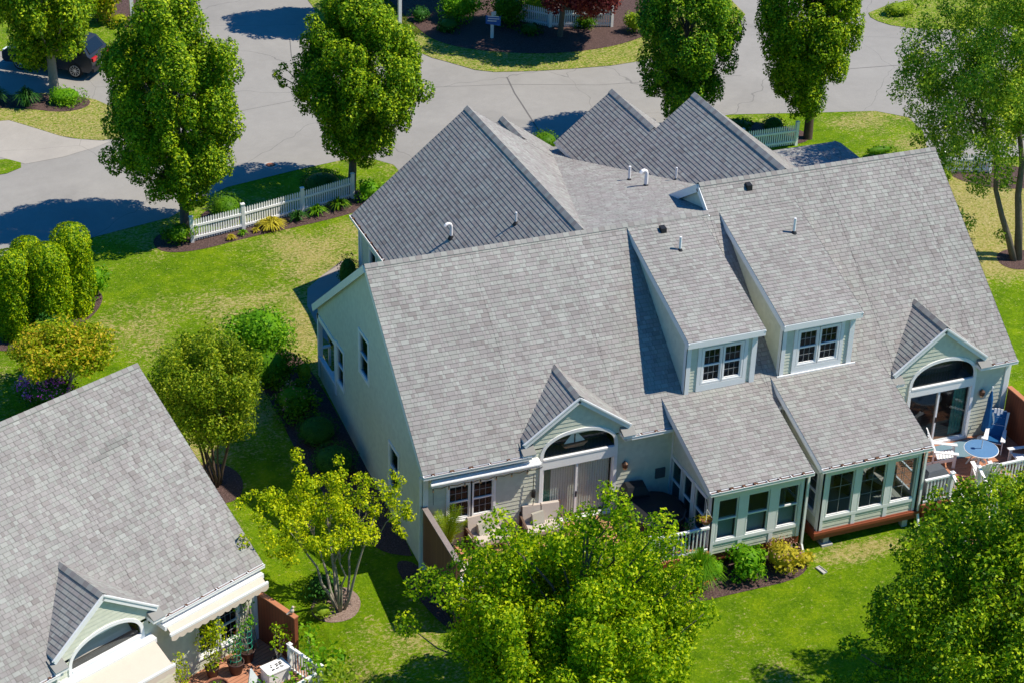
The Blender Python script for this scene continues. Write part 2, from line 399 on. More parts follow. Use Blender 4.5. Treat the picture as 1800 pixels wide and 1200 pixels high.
def window(parent, fr, u0, u1, v0, v1, kind='double', cols=3, rows=2, casing=.10, glass='darkglass', inside='inside', depth=.45, muntin_rows='both', sill=True, name='window'):
    """opening u0..u1, v0..v1 in the wall plane fr"""
    m = MB(); c = casing
    m.ob(fr, u0-c, u0, v0-c, v1+c, -.02, .035); m.ob(fr, u1, u1+c, v0-c, v1+c, -.02, .035)
    m.ob(fr, u0, u1, v1, v1+c, -.02, .033); m.ob(fr, u0, u1, v0-c, v0, -.02, .033)
    if sill: m.ob(fr, u0-c-.02, u1+c+.02, v0-c-.035, v0-c+.005, -.01, .07)
    s_ = .045
    m.ob(fr, u0, u0+s_, v0, v1, -.05, .012); m.ob(fr, u1-s_, u1, v0, v1, -.05, .012)
    m.ob(fr, u0+s_, u1-s_, v1-s_, v1, -.05, .012); m.ob(fr, u0+s_, u1-s_, v0, v0+s_, -.05, .012)
    vm = (v0+v1)/2
    if kind == 'double': m.ob(fr, u0+s_, u1-s_, vm-.025, vm+.025, -.05, .014)
    w_ = m.build(name, M['white'], parent)
    g = MB(); g.ob(fr, u0+s_, u1-s_, v0+s_, v1-s_, -.040, -.034); g.build('pane', M[glass], w_)
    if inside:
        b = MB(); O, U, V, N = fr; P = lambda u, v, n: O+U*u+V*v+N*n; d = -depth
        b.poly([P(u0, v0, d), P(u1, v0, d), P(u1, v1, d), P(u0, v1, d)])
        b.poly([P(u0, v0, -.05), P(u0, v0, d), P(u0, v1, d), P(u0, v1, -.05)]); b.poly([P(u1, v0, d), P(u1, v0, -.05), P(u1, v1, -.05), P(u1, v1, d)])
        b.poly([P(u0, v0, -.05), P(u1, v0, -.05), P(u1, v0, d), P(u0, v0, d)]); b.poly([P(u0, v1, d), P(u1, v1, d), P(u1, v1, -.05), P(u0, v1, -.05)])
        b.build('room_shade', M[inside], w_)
    if cols > 1 or rows > 1:
        q = MB(); spans = [(v0+s_, vm-.025), (vm+.025, v1-s_)] if kind == 'double' else [(v0+s_, v1-s_)]
        if muntin_rows == 'none': spans = []
        for a, b_ in spans:
            for i in range(1, cols): uu = u0+s_+(u1-u0-2*s_)*i/cols; q.ob(fr, uu-.006, uu+.006, a, b_, -.033, -.022)
            for j in range(1, rows): vv = a+(b_-a)*j/rows; q.ob(fr, u0+s_, u1-s_, vv-.006, vv+.006, -.0335, -.0225)
        if spans: q.build('muntin', M['muntin'], w_)
    return w_

def gutter(parent, a, b, out, size=.10, hang=.75, seed=0):
    """open gutter along the eave from a to b; out = horizontal outward unit vector"""
    a, b, out = np.array(a, float), np.array(b, float), np.array(out, float); d = b-a; L_ = np.linalg.norm(d); d /= L_
    g = MB(); fr = (a, d, out, Z)
    g.ob(fr, 0, L_, size-.012, size+.004, -.13, -.015); g.ob(fr, 0, L_, .0, size-.012, -.13, -.118)
    g.ob(fr, 0, .012, 0, size-.012, -.118, -.015); g.ob(fr, L_-.012, L_, 0, size-.012, -.118, -.015)
    g.ob(fr, 0, L_, size+.004, size+.018, -.03, -.005)
    k = .3
    while k < L_-.1: g.ob(fr, k-.02, k+.02, -.01, size+.022, -.012, .004); k += hang
    o = g.build('gutter', M['white'], parent)
    q = MB(); q.ob(fr, .02, L_-.02, .005, size-.014, -.11, -.045)
    r = random.Random(seed+int(abs(a[0])*10)); k = .3
    while k < L_-.1:
        for j in range(3): q.ob(fr, k+r.uniform(-.06, .02), k+r.uniform(.03, .09), r.uniform(-.02, .03), r.uniform(.06, .1), -.05, r.uniform(-.005, .015))
        k += hang
    q.build('leaf_litter', M['gutterdirt'], o); return o

def downspout(parent, top, bottom, kick=None, name='downspout'):
    m = MB(); t, b = np.array(top, float), np.array(bottom, float)
    m.beam(t, b, .075, .06, (0, 1, 0))
    if kick is not None: m.beam(b, b+np.array(kick, float), .075, .06)
    return m.build(name, M['white'], parent)

def arch_window(parent, fr, u0, u1, vs, vt, cz=.11, sill_low=None, inside='inside'):
    """segmental arch window: springing at vs, crown at vt, flat bottom at vs"""
    n = 26; wd = u1-u0; h = vt-vs; cx = (u0+u1)/2; P = lambda u, v, k: fr[0]+fr[1]*u+fr[2]*v+fr[3]*k
    def arc(du, dv): return [(cx+(wd/2+du)*math.cos(math.pi-math.pi*i/n), vs+.06+(h-.06+dv)*max(0.0, math.sin(math.pi*i/n))**.82) for i in range(n+1)]
    a, b = arc(0, 0), arc(cz, cz); m = MB()
    for i in range(n):
        q = [a[i], a[i+1], b[i+1], b[i]]
        m.hexa([P(*q[0], -.02), P(*q[1], -.02), P(*q[2], -.02), P(*q[3], -.02), P(*q[0], .045), P(*q[1], .045), P(*q[2], .045), P(*q[3], .045)])
    m.ob(fr, u0-cz, u0, vs-.06, vs+.06, -.02, .045); m.ob(fr, u1, u1+cz, vs-.06, vs+.06, -.02, .045)
    m.ob(fr, u0, u1, vs-.06, vs, -.04, .06)
    w_ = m.build('arched_window', M['white'], parent)
    g = MB(); g.poly([P(u0, vs, -.03)]+[P(x, y, -.03) for x, y in a]+[P(u1, vs, -.03)]); g.build('pane', M['glass'], w_)
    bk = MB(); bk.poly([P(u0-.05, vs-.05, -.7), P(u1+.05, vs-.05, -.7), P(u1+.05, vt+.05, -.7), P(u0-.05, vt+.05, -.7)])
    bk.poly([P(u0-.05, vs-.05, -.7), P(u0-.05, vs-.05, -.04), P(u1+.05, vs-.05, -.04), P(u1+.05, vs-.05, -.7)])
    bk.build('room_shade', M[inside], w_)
    return w_, a
def gable_wall_with_arch(mb, fr, poly, u0, u1, vs, vt, arc_pts, rh=.13, t=.012, holes=()):
    """courses above the arch: each course is split where the arch stands"""
    v = math.floor(min(p[1] for p in poly)/rh)*rh; top = max(p[1] for p in poly)
    cx = (u0+u1)/2
    while v < top:
        vm = min(max(v, min(p[1] for p in poly)), top)
        band = clip(clip(poly, 1, v, True), 1, v+rh, False)
        if len(band) >= 3:
            def half(vv):
                if vv <= vs: return None if vv+rh*.5 < vs-.05 else (u1-u0)/2+.05
                if vv >= vt+.05: return 0
                s_ = min(1, (vv-vs-.06)/(vt-vs-.06)) if vv > vs+.06 else 0
                return (u1-u0)/2*math.sqrt(max(0, 1-s_**(2/.82)))+.05
            hw = half(v+.02)
            if hw == 0: courses(mb, fr, band, rh, t, 0)
            elif hw is not None:
                for q in (clip(band, 0, cx-hw, False), clip(band, 0, cx+hw, True)):
                    if len(q) >= 3: courses(mb, fr, q, rh, t, 0)
        v += rh

def gable_dormer(parent, cx, peak=5.12, eave=3.84, hw=1.78, u0=4.06, u1=6.5, vs=3.0, vt=3.8, slope_main=.789, ze=3.42, doorv=(.52, 2.60)):
    """small gable over the patio door: two roof planes, rake boards, shingled face, arched window"""
    sl_ = (peak-eave)/hw; yb = (peak-ze)/slope_main+.15
    rf = Roof(.13); y0 = .125
    # valley line: where the dormer plane meets the main plane y=(z-ze)/slope
    def ym(z): return (z-ze)/slope_main
    for sgn in (-1, 1):
        e0 = V3(cx+sgn*hw, y0, eave)
        poly = [(0, 0), (ym(eave)-y0+.12, 0), (ym(peak)-y0+.12, hw), (0, hw)]
        rf.plane(e0, e0+Y, V3(-sgn, 0, 0), sl_, [poly])
    rf.cap((cx, y0-.01, peak), (cx, ym(peak)+.02, peak), sl_, sl_, (-1, 0, 0), .17)
    g = rf.build(parent, 'gable_roof')
    # rake boards
    rk = MB()
    for sgn in (-1, 1):
        a = V3(cx, y0-.012, peak-.10); b = V3(cx+sgn*(hw+.03), y0-.012, eave-.10-.02)
        rk.beam(a, b, .03, .19); rk.beam(a+V3(0, -.02, .075), b+V3(0, -.02, .075), .04, .05)
        rk.box(cx+sgn*hw-.12, y0-.03, eave-.20, cx+sgn*hw+.30*sgn if sgn > 0 else cx+sgn*hw+.12, .3, eave-.05) if False else None
        # soffit
        S = [V3(cx, y0, peak-.135), V3(cx+sgn*hw, y0, eave-.135), V3(cx+sgn*hw, .33, eave-.135), V3(cx, .33, peak-.135)]; rk.poly(S)
    rk.build('rake_board', M['trim'], g)
    # returns: little sloped shelves at the feet of the gable
    rt = MB(); rs = MB()
    for sgn in (-1, 1):
        xa, xb = sorted((cx+sgn*(hw-.30), cx+sgn*(hw+.14)))
        rt.box(xa, -.10, eave-.42, xb, .30, eave-.30)
        P = [V3(xa, -.13, eave-.30), V3(xb, -.13, eave-.30), V3(xb, .32, eave-.08), V3(xa, .32, eave-.08)]
        rs.poly(P, [(xa, .02), (xb, .02), (xb, .4), (xa, .4)])
        rs.poly([P[0], P[3], P[3]-V3(0, 0, .2), P[0]-V3(0, 0, .02)]); rs.poly([P[1], P[2], P[2]-V3(0, 0, .2), P[1]-V3(0, 0, .02)])
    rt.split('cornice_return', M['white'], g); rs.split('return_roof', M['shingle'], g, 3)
    fr = (V3(0, .22, 0), X, Z, -Y)
    _, arc = arch_window(parent, fr, u0, u1, vs, vt)
    tri = [(cx-hw+.15, eave-.34), (cx+hw-.15, eave-.34), (cx+hw-.15, eave-.05), (cx, peak-.14), (cx-hw+.15, eave-.05)]
    return fr, tri, arc

def sconce(parent, p, name='wall_lantern'):
    m = MB(); p = np.array(p, float)
    m.box(p[0]-.05, p[1]-.03, p[2]-.02, p[0]+.05, p[1]+.01, p[2]+.18); m.tube([p+V3(0, -.02, .12), p+V3(0, -.12, .17), p+V3(0, -.16, .12)], .012, 6)
    m.lathe(p+V3(0, -.16, -.05), [(.03, 0), (.09, .02), (.10, .16), (.03, .22), (0, .26)], 8)
    o = m.build(name, M['bronze'], parent)
    g = MB(); g.lathe(p+V3(0, -.16, -.12), [(0, 0), (.06, .01), (.075, .07), (.06, .10)], 10); g.build('lamp_glass', M['amber'], o); return o

def vent_pipe(parent, p, h, r=.045, hook=False, label=None, q=None):
    p = np.array(p, float); m = MB()
    if hook: m.tube([p, p+V3(0, 0, h*.8), p+V3(-.03, 0, h*.93), p+V3(-.11, 0, h), p+V3(-.20, -.02, h*.97), p+V3(-.25, -.02, h*.86)], r, 10)
    else: m.tube([p, p+V3(0, 0, h)], r, 10)
    o = m.build('vent_pipe', M['white'], parent)
    f = MB(); f.lathe(p+V3(0, 0, -.06), [(.13, 0), (.10, .06), (r+.015, .12), (r, .14)], 12); f.build('flashing', M['black'], o); return o
def roof_box(parent, p):
    p = np.array(p, float); m = MB(); x, y, z = p
    m.hexa([(x-.10, y-.10, z-.08), (x+.10, y-.10, z-.08), (x+.10, y+.12, z+.06), (x-.10, y+.12, z+.06), (x-.09, y-.10, z+.12), (x+.09, y-.10, z+.12), (x+.09, y+.12, z+.15), (x-.09, y+.12, z+.15)])
    return m.build('roof_vent', M['black'], parent)

# ------------------------------------------------------------------ terrain
YS = np.array([-400, -60, -12, -3, 1, 6, 10, 15, 60, 400.]); ZS = np.array([-3, -1.2, -.9, -.5, -.25, 0, .4, .95, 1.3, 3.])
def zg(y): return float(np.interp(y, YS, ZS))
def dip(x, y):
    '''the ground lies lower round the neighbour house'''
    c_, s_ = math.cos(.42568), math.sin(.42568); dx, dy = x+5.37, y+1.19; u = dx*c_+dy*s_; v = -dx*s_+dy*c_
    q = np.clip((1.6-u)/1.4, 0, 1)*np.clip((3.0-v)/3.0, 0, 1)*np.clip((v+9)/4, 0, 1); return -.62*q*q*(3-2*q)
def vnoise(x, y, s, seed):
    r = np.random.default_rng(seed).random((64, 64)); x = x/s; y = y/s; xi = np.floor(x).astype(int); yi = np.floor(y).astype(int); fx = x-xi; fy = y-yi
    fx = fx*fx*(3-2*fx); fy = fy*fy*(3-2*fy); g = lambda a, b: r[a % 64, b % 64]
    return (g(xi, yi)*(1-fx)+g(xi+1, yi)*fx)*(1-fy)+(g(xi, yi+1)*(1-fx)+g(xi+1, yi+1)*fx)*fy
def make_ground():
    xs = np.concatenate([np.linspace(-400, -20, 12), np.arange(-19.6, 52, .4), np.linspace(53, 400, 12)])
    ys = np.unique(np.round(np.concatenate([np.linspace(-400, -22, 10), np.arange(-21.6, 60.01, .4), np.linspace(62, 400, 10), YS]), 3))
    XX, YY = np.meshgrid(xs, ys); ZZ = np.interp(YY, YS, ZS)+dip(XX, YY); ny, nx = XX.shape
    v = np.stack([XX, YY, ZZ], -1).reshape(-1, 3)
    i = np.arange(ny*nx).reshape(ny, nx); f = np.stack([i[:-1, :-1], i[:-1, 1:], i[1:, 1:], i[1:, :-1]], -1).reshape(-1, 4)
    me = bpy.data.meshes.new('ground'); me.from_pydata(v.tolist(), [], f.tolist())
    n = .55*vnoise(XX, YY, 4.1, 1)+.3*vnoise(XX, YY, 1.7, 2)+.25*vnoise(XX, YY, .8, 3)
    dry = (n-.50)*1.7+.10
    def blob(x, y, rx, ry, a, rot=0):
        c, s = math.cos(rot), math.sin(rot); u = ((XX-x)*c+(YY-y)*s)/rx; w_ = (-(XX-x)*s+(YY-y)*c)/ry
        return a*np.exp(-(u*u+w_*w_))
    dry = dry+blob(-3, 14.5, 4.5, 3, .50)+blob(2.2, 19.5, 2.5, 2.2, .5)+blob(-3, 10, 2.5, 1.6, .40)+blob(14.6, -3.3, 3.2, .55, 1.1)+blob(31, 14.5, 3.2, 2.8, 1.3)+blob(30, 24.2, 2.2, 1.0, .8)+blob(28.8, 11.5, 2.6, 2.0, .9)+blob(31.5, 16.5, 2, 1.5, .6)
    dry = dry+blob(-2.2, 33.8, 3.4, 1.8, .8)+blob(-4, 38.3, 3, .8, .5)+blob(14, 37, 1.3, 2.2, .6)+blob(20, 34.6, 6, .8, .5)+blob(-2.7, -2.0, .9, .7, .25)+blob(-3.6, -4.2, 1.2, .9, .4)+blob(-1.2, -2.6, .8, .5, .3)
    dry = dry+blob(-1.5, 17, 2.5, 2.0, .3)+blob(1.5, 14.5, 1.8, 2.5, .3)-blob(9, -6, 7, 3.5, .30)-blob(-3, 3.5, 2, 4, .35)-blob(-5, 19.5, 5, 1.4, .35)
    dry = np.clip(dry, 0, 1)
    at = me.attributes.new('dry', 'FLOAT', 'POINT'); at.data.foreach_set('value', dry.ravel().astype(np.float32))
    m = mat('lawn_grass', (.1, .2, .02), .95, .12); t = NT(m); o = t.obj()
    a = t.new('Attribute'); a.attribute_name = 'dry'
    n1 = t.noise(o, 1.3, 5, .65); n2 = t.noise(o, 9, 5, .75); n3 = t.noise(o, 38, 3, .8)
    mp = t.new('Mapping'); mp.inputs['Scale'].default_value = (1, 2.2, 1); mp.inputs['Rotation'].default_value = (0, 0, .5); t.l.new(o, mp.inputs[0]); n4 = t.noise(mp.outputs[0], 5, 4, .7, 1.2)
    g = t.ramp(t.math('ADD', t.math('MULTIPLY', n1, .5), t.math('MULTIPLY', n2, .5)), [(.34, (.085, .20, .002)), (.50, (.225, .39, .002)), (.62, (.38, .53, .004))])
    g = t.mix(t.math('MULTIPLY', t.math('SUBTRACT', n3, .38), 2.2), g, (.055, .14, .003))
    tan = t.ramp(n2, [(.3, (.36, .31, .07)), (.5, (.56, .46, .16)), (.66, (.70, .58, .30))])
    f = t.math('ADD', t.math('MULTIPLY', a.outputs['Fac'], 1.25), t.math('MULTIPLY', t.math('SUBTRACT', n4, .5), 4.2)); f = t.math('ADD', f, t.math('MULTIPLY', t.math('SUBTRACT', n2, .5), 2.6))
    mr = t.new('MapRange'); t.l.new(f, mr.inputs[0]); mr.inputs[1].default_value = .46; mr.inputs[2].default_value = 1.10
    t.color(t.mix(t.math('MULTIPLY', mr.outputs[0], .88), g, tan)); t.bump(t.math('ADD', n2, t.math('MULTIPLY', n3, .9)), 1.0, .10)
    me.materials.append(m); me.update(); ob = bpy.data.objects.new('ground', me); C.objects.link(ob); struct(ob)
make_ground()

def sheet(name, pts, off, material, extra=None, smooth_n=0, parent=None):
    """polygon draped on the terrain, off metres above it"""
    pts = [tuple(p) for p in pts]
    for _ in range(smooth_n):
        q = []
        for i in range(len(pts)):
            a, b = pts[i], pts[(i+1) % len(pts)]; q += [(a[0]*.75+b[0]*.25, a[1]*.75+b[1]*.25), (a[0]*.25+b[0]*.75, a[1]*.25+b[1]*.75)]
        pts = q
    bm = bmesh.new(); vs = [bm.verts.new((x, y, 0)) for x, y in pts]
    for tri_ in tessellate_polygon([[Vector((x, y, 0)) for x, y in pts]]): bm.faces.new([vs[k] for k in tri_])
    for yb in YS:
        bmesh.ops.bisect_plane(bm, geom=bm.verts[:]+bm.edges[:]+bm.faces[:], plane_co=(0, yb, 0), plane_no=(0, 1, 0))
    for v in bm.verts: v.co.z = zg(v.co.y)+off
    bmesh.ops.recalc_face_normals(bm, faces=bm.faces[:])
    for f in bm.faces:
        if f.normal.z < 0: f.normal_flip()
    me = bpy.data.meshes.new(name); bm.to_mesh(me); bm.free(); me.materials.append(material)
    o = bpy.data.objects.new(name, me); C.objects.link(o)
    if parent: o.parent = parent
    else: struct(o)
    return o
def asphalt(name, c, tan=0):
    m = mat(name, c, .9, .2); t = NT(m); o = t.obj(); n = t.noise(o, .35, 5, .6); n2 = t.noise(o, 30, 2, .8); n3 = t.noise(o, 2.0, 5, .7)
    d = tuple(x*.66 for x in c); l_ = tuple(x*1.16 for x in c); pn = t.noise(o, .12, 6, .7, .8)
    cc = t.mix(t.math('ADD', t.math('MULTIPLY', n, .6), t.math('MULTIPLY', n3, .4)), d, l_)
    cc = t.mix(t.math('MULTIPLY', t.math('SUBTRACT', n2, .42), .8), cc, (.12, .12, .12)); cc = t.mix(t.math('MULTIPLY', t.math('SMOOTH_MIN', t.math('MAXIMUM', t.math('MULTIPLY', t.math('SUBTRACT', pn, .50), 5.0), 0.0), 1.0, .1), .30), cc, (.16, .155, .15))
    vo = t.new('TexVoronoi', feature='DISTANCE_TO_EDGE'); vo.inputs['Scale'].default_value = .11
    mp = t.new('Mapping'); t.l.new(o, mp.inputs[0])
    dn = t.new('TexNoise'); dn.inputs['Scale'].default_value = .6; t.l.new(o, dn.inputs['Vector'])
    mx = t.new('VectorMath', operation='ADD'); t.l.new(mp.outputs[0], mx.inputs[0]); t.l.new(dn.outputs['Color'], mx.inputs[1]); t.l.new(mx.outputs[0], vo.inputs['Vector'])
    cr = t.math('LESS_THAN', vo.outputs['Distance'], .0014)
    cc = t.mix(t.math('MULTIPLY', cr, .38), cc, (.06, .06, .06))
    t.color(cc); t.bump(n2, .3, .01); return m
M['road'] = asphalt('worn_asphalt', (.32, .308, .285))
M['drive'] = asphalt('driveway_concrete', (.42, .39, .345))
M['walk'] = asphalt('path_asphalt', (.36, .31, .27))
m = mat('bark_mulch', (.07, .045, .04), .95, .1); t = NT(m); o = t.obj(); n = t.noise(o, 22, 4, .8); t.color(t.ramp(n, [(.3, (.03, .018, .018)), (.5, (.085, .055, .05)), (.68, (.20, .13, .12))])); t.bump(n, .8, .04); M['mulch'] = m
m = mat('mulch_pale', (.2, .15, .12), .95, .1); t = NT(m); o = t.obj(); n = t.noise(o, 18, 4, .8); t.color(t.ramp(n, [(.3, (.12, .08, .07)), (.5, (.24, .17, .14)), (.68, (.36, .28, .24))])); t.bump(n, .8, .04); M['palemulch'] = m
m = M['mulch']
# grass used on islands cut out of the road
LAWN = bpy.data.materials['lawn_grass']
road = [(-60, 22.8), (-9.2, 22.8), (-6.9, 23.3), (-4.4, 23.9), (-2.2, 24.4), (-.6, 25.6), (.7, 26.4), (3.9, 27.1), (6.4, 27.5), (7.3, 27.2), (8.0, 26.3), (8.2, 22), (8.2, 18.9), (12.3, 18.9), (12.6, 25.6), (16.4, 26.0), (16.6, 17.6), (19.6, 17.6), (19.8, 26.6), (24.4, 26.6), (28.6, 25.5), (31.0, 24.9), (32.1, 23.8), (31.9, 22.2), (31.0, 20.4), (30.8, 19.2), (60, 14), (120, 30), (120, 120), (-60, 120)]
sheet('road', road, .008, M['road'])
M['seam'] = mat('tar_seam', (.13, .125, .12), .8, .2)
def strip(pts, w_, off=.012):
    for (x0, y0), (x1, y1) in zip(pts[:-1], pts[1:]):
        dx, dy = x1-x0, y1-y0; L_ = math.hypot(dx, dy); nx, ny = -dy/L_*w_, dx/L_*w_; sheet('road_seam', [(x0-nx, y0-ny), (x1-nx, y1-ny), (x1+nx, y1+ny), (x0+nx, y0+ny)], off, M['seam'])
strip([(16.2, 33.8), (15.83, 31.88), (15.67, 30.55), (15.26, 27.37)], .035); strip([(7.8, 41.5), (7.24, 39.3), (6.86, 36.9)], .02); strip([(-4.0, 32.0), (-.8, 34.2), (1.5, 36.5)], .02)
strip([(2.0, 33.6), (8.4, 34.6), (15.8, 33.0), (20.0, 31.6), (27, 30.6)], .013); strip([(31.0, 29.9), (36.5, 29.2)], .025)
# islands of lawn laid over the asphalt
def island(name, pts, sm=1): return sheet(name, pts, .028, LAWN, smooth_n=sm)
# the lawn islands carry the attribute too (constant 0.35)
def set_dry(o, v):
    at = o.data.attributes.new('dry', 'FLOAT', 'POINT'); at.data.foreach_set('value', [v]*len(o.data.vertices))
i1 = island('lawn_island', [(13.6, 60), (13.7, 40.8), (13.2, 38.8), (13.4, 37.4), (14.3, 36.2), (15.3, 34.7), (17.5, 34.1), (19.4, 33.8), (22.2, 33.5), (25.5, 34.2), (29.0, 35.5), (31.6, 38.5), (32, 60)]); set_dry(i1, .62)
i2 = island('lawn_island', [(10.2, 60), (10.3, 46), (9.6, 42.6), (9.8, 41.3), (11.2, 39.8), (13.0, 39.4), (15, 41), (15, 60)]); set_dry(i2, .4)
i3 = island('lawn_island', [(-30, 40.5), (-5.8, 38.9), (-3.0, 37.7), (-1.6, 35.0), (-2.0, 33.0), (-2.9, 32.4), (-4.6, 33.2), (-5.8, 34.8), (-7.0, 36.3), (-30, 37.5)]); set_dry(i3, .75)
i4 = island('lawn_island', [(-30, 32.9), (-7.7, 32.2), (-6.7, 31.1), (-8.0, 30.3), (-30, 29.5)]); set_dry(i4, .15)
i5 = island('lawn_island', [(-30, 75), (-30, 47.0), (-6, 44.6), (-1.6, 42.0), (.4, 41.4), (2.0, 42.2), (3.2, 44.5), (3.8, 47.0), (4.0, 75)]); set_dry(i5, .25)
i6 = island('lawn_island', [(37.3, 36.3), (36.9, 35.2), (37.6, 33.8), (40, 32.6), (46, 32), (50, 34), (48, 37), (42, 37.5)], 1); set_dry(i6, .45)
sheet('driveway', [(-30, 38.0), (-7.0, 36.4), (-5.8, 34.85), (-4.6, 33.25), (-2.95, 32.35), (-3.8, 31.9), (-5.2, 31.4), (-6.8, 31.2), (-7.7, 32.2), (-30, 33)], .018, M['drive'])
sheet('path', [(3.4, 18.6), (2.2, 17.75), (1.35, 16.9), (.95, 15.6), (.9, 13.5), (1.3, 11.9), (3.0, 11.9), (3.2, 14), (3.2, 18.6)], .012, M['walk'])
def bed(pts, off=.036, mt='mulch', sm=2): return sheet('mulch_bed', pts, off, M[mt], smooth_n=sm)
bed([(-3.4, 22.6), (-3.2, 21.5), (-1.9, 21.2), (.3, 21.7), (2.6, 22.0), (4.3, 22.3), (5.4, 22.6), (5.6, 24.2), (3.2, 23.6), (0, 22.9), (-1.6, 22.6), (-2.6, 23.4)], .012)
bed([(5.0, 23.2), (7.0, 22.2), (7.0, 24.0), (5.2, 24.6)], .016)
bed([(-1.0, 24.6), (.6, 24.5), (.7, 23.2), (-1.0, 23.0)], .012)
bed([(-.1, 1.0), (-.9, 1.5), (-1.5, 3.2), (-1.7, 5.2), (-1.9, 7.5), (-1.9, 9.8), (-2.2, 13.2), (-.3, 13.4), (.1, 10), (.1, 1)], .012)
bed([(.15, .5), (-.5, 1.0), (-.7, .3), (-.5, -1.0), (-.2, -2.4), (.1, -2.8), (.15, -2.5)], .02)
bed([(0, -2.6), (2, -3.6), (4.6, -3.8), (7.4, -3.9), (9.5, -3.9), (11.3, -3.9), (12.0, -3.3), (11.9, -2.4), (6, -2.3)], .012)
bed([(-3.9, -.6), (-3.5, -1.25), (-2.6, -1.3), (-2.1, -.5), (-2.4, .3), (-3.3, .3)], .012, 'palemulch')
bed([(-5.8, 6.8), (-5.6, 5.6), (-4.4, 5.4), (-3.9, 6.6), (-4.4, 7.6), (-5.3, 7.7)], .012)
bed([(-11, 16.2), (-9, 15.6), (-6.8, 17.2), (-6.0, 18.6), (-6.2, 19.6), (-7, 19.8), (-11, 18.6)], .012)
bed([(-8, 37.7), (-5.8, 37.0), (-4.4, 36.0), (-3.1, 36.2), (-2.8, 37.3), (-4.4, 38.3), (-8, 39.0)], .038)
bed([(13.9, 60), (14.2, 41.2), (14.4, 39.2), (15.6, 37.6), (18, 36.2), (20.5, 35.6), (23.5, 35.9), (26.5, 37.6), (28, 40), (28, 60)], .04)
bed([(-.4, 47.8), (.2, 45.4), (1.4, 44.9), (2.6, 45.0), (3.3, 46.4), (3.4, 60), (-.4, 60)], .04)
bed([(30.4, 17.6), (31.6, 16.0), (34, 15.4), (34, 18.2), (31, 18.6)], .012)
bed([(28.4, 10.8), (28.8, 10.2), (29.9, 10.1), (30.2, 11.2), (29.6, 11.7), (28.7, 11.5)], .012)
bed([(23.4, 25.4), (24.3, 22.9), (26.2, 22.7), (26.9, 23.6), (26, 24.9), (24, 26.0)], .012)
bed([(12.9, 25.4), (16.2, 25.7), (16.3, 20), (12.9, 20)], .012)

# ------------------------------------------------------------------ duplex house (its front eave runs along x at y=0)
S = .789; ZE = 3.42; ZR = 7.82; ZR2 = 8.47; YR = 5.58; YR2 = 6.40; XL = 12.09; XR = 21.38
house = thing('duplex_house', 'pale green two-unit house with grey shingle roofs, two shed dormers and two sunrooms', 'house', (0, 0, 0))
rf = Roof(.17)
def front(u0, u1, r0, r1): return [(u0, r0), (u1, r0), (u1, r1), (u0, r1)]
rf.plane((0, 0, ZE), (1, 0, ZE), Y, S, [front(0, 3.52, 0, YR), front(3.52, 6.82, .42, YR), front(6.82, XL, 0, YR), front(XL, 16.75, 0, YR2), front(16.75, 20.05, .42, YR2), front(20.05, XR, 0, YR2)])
YB = 11.51; zb = ZR-.762*(YB-YR)
rf.plane((0, YB, zb), (1, YB, zb), -Y, .762, [front(0, 7.54, 0, YB-YR)])
LOW = .24; yl = 18.2; zl = ZR-LOW*(yl-YR)
rf.plane((0, yl, zl), (1, yl, zl), -Y, LOW, [front(7.54, 13.7, 0, yl-YR)], th=.14)
SB2 = .65; yb2 = 11.2; zb2 = ZR2-SB2*(yb2-YR2)
rf.plane((0, yb2, zb2), (1, yb2, zb2), -Y, SB2, [front(XL, XR, 0, yb2-YR2)])
GL = .82; gx = 7.54; ge = 3.0
rf.plane((ge, 0, ZR-GL*(gx-ge)), (ge, 1, ZR-GL*(gx-ge)), X, GL, [front(YR, 16.38, 0, gx-ge)])
GR = .72; ger = 12.3; zg1r = ZR-GR*(ger-gx)
rf.plane((ger, 0, zg1r), (ger, 1, zg1r), -X, GR, [front(YR, 16.38, 0, ger-gx), front(16.38, 18.7, 0, ger-9.9)])
zg1b = ZR-GR*(9.9-gx)
rf.plane((8.0, 0, zg1b-.8*1.9), (8.0, 1, zg1b-.8*1.9), X, .8, [front(16.3, 18.7, 0, 1.9)])
G3 = .80; x3 = 15.46; e3 = 11.62
rf.plane((e3, 0, ZR2-G3*(x3-e3)), (e3, 1, ZR2-G3*(x3-e3)), X, G3, [front(YR2, 13.5, 0, x3-e3), front(13.5, 17.42, 0, 13.93-e3)])
rf.plane((19.6, 0, ZR2-G3*(19.6-x3)), (19.6, 1, ZR2-G3*(19.6-x3)), -X, G3, [front(YR2, 13.5, 0, 19.6-x3)])
z2r = ZR2-G3*(x3-13.93)
rf.plane((16.6, 0, z2r-G3*(16.6-13.93)), (16.6, 1, z2r-G3*(16.6-13.93)), -X, G3, [front(13.4, 17.42, 0, 16.6-13.93)])
rf.plane((0, 15.35, 4.68), (1, 15.35, 4.68), -Y, .05, [front(18.6, 22.95, 0, 4.6)])
rf.plane((23.25, 0, 4.55), (23.25, 1, 4.55), -X, .45, [front(10.4, 15.4, 0, .33)], th=.08)
cap = rf.cap
cap((0, YR, ZR), (XL, YR, ZR), S, .762, (0, -1, 0)); cap((XL, YR2, ZR2), (XR, YR2, ZR2), S, SB2, (0, -1, 0))
cap((gx, 16.4, ZR), (gx, YR+.1, ZR), GL, GR, (-1, 0, 0), .19); cap((9.9, 18.72, zg1b), (9.9, 16.6, zg1b), .8, GR, (-1, 0, 0), .19)
cap((x3, 13.52, ZR2), (x3, YR2+.1, ZR2), G3, G3, (-1, 0, 0), .19); cap((13.93, 17.44, z2r), (13.93, 13.6, z2r), G3, G3, (-1, 0, 0), .19)
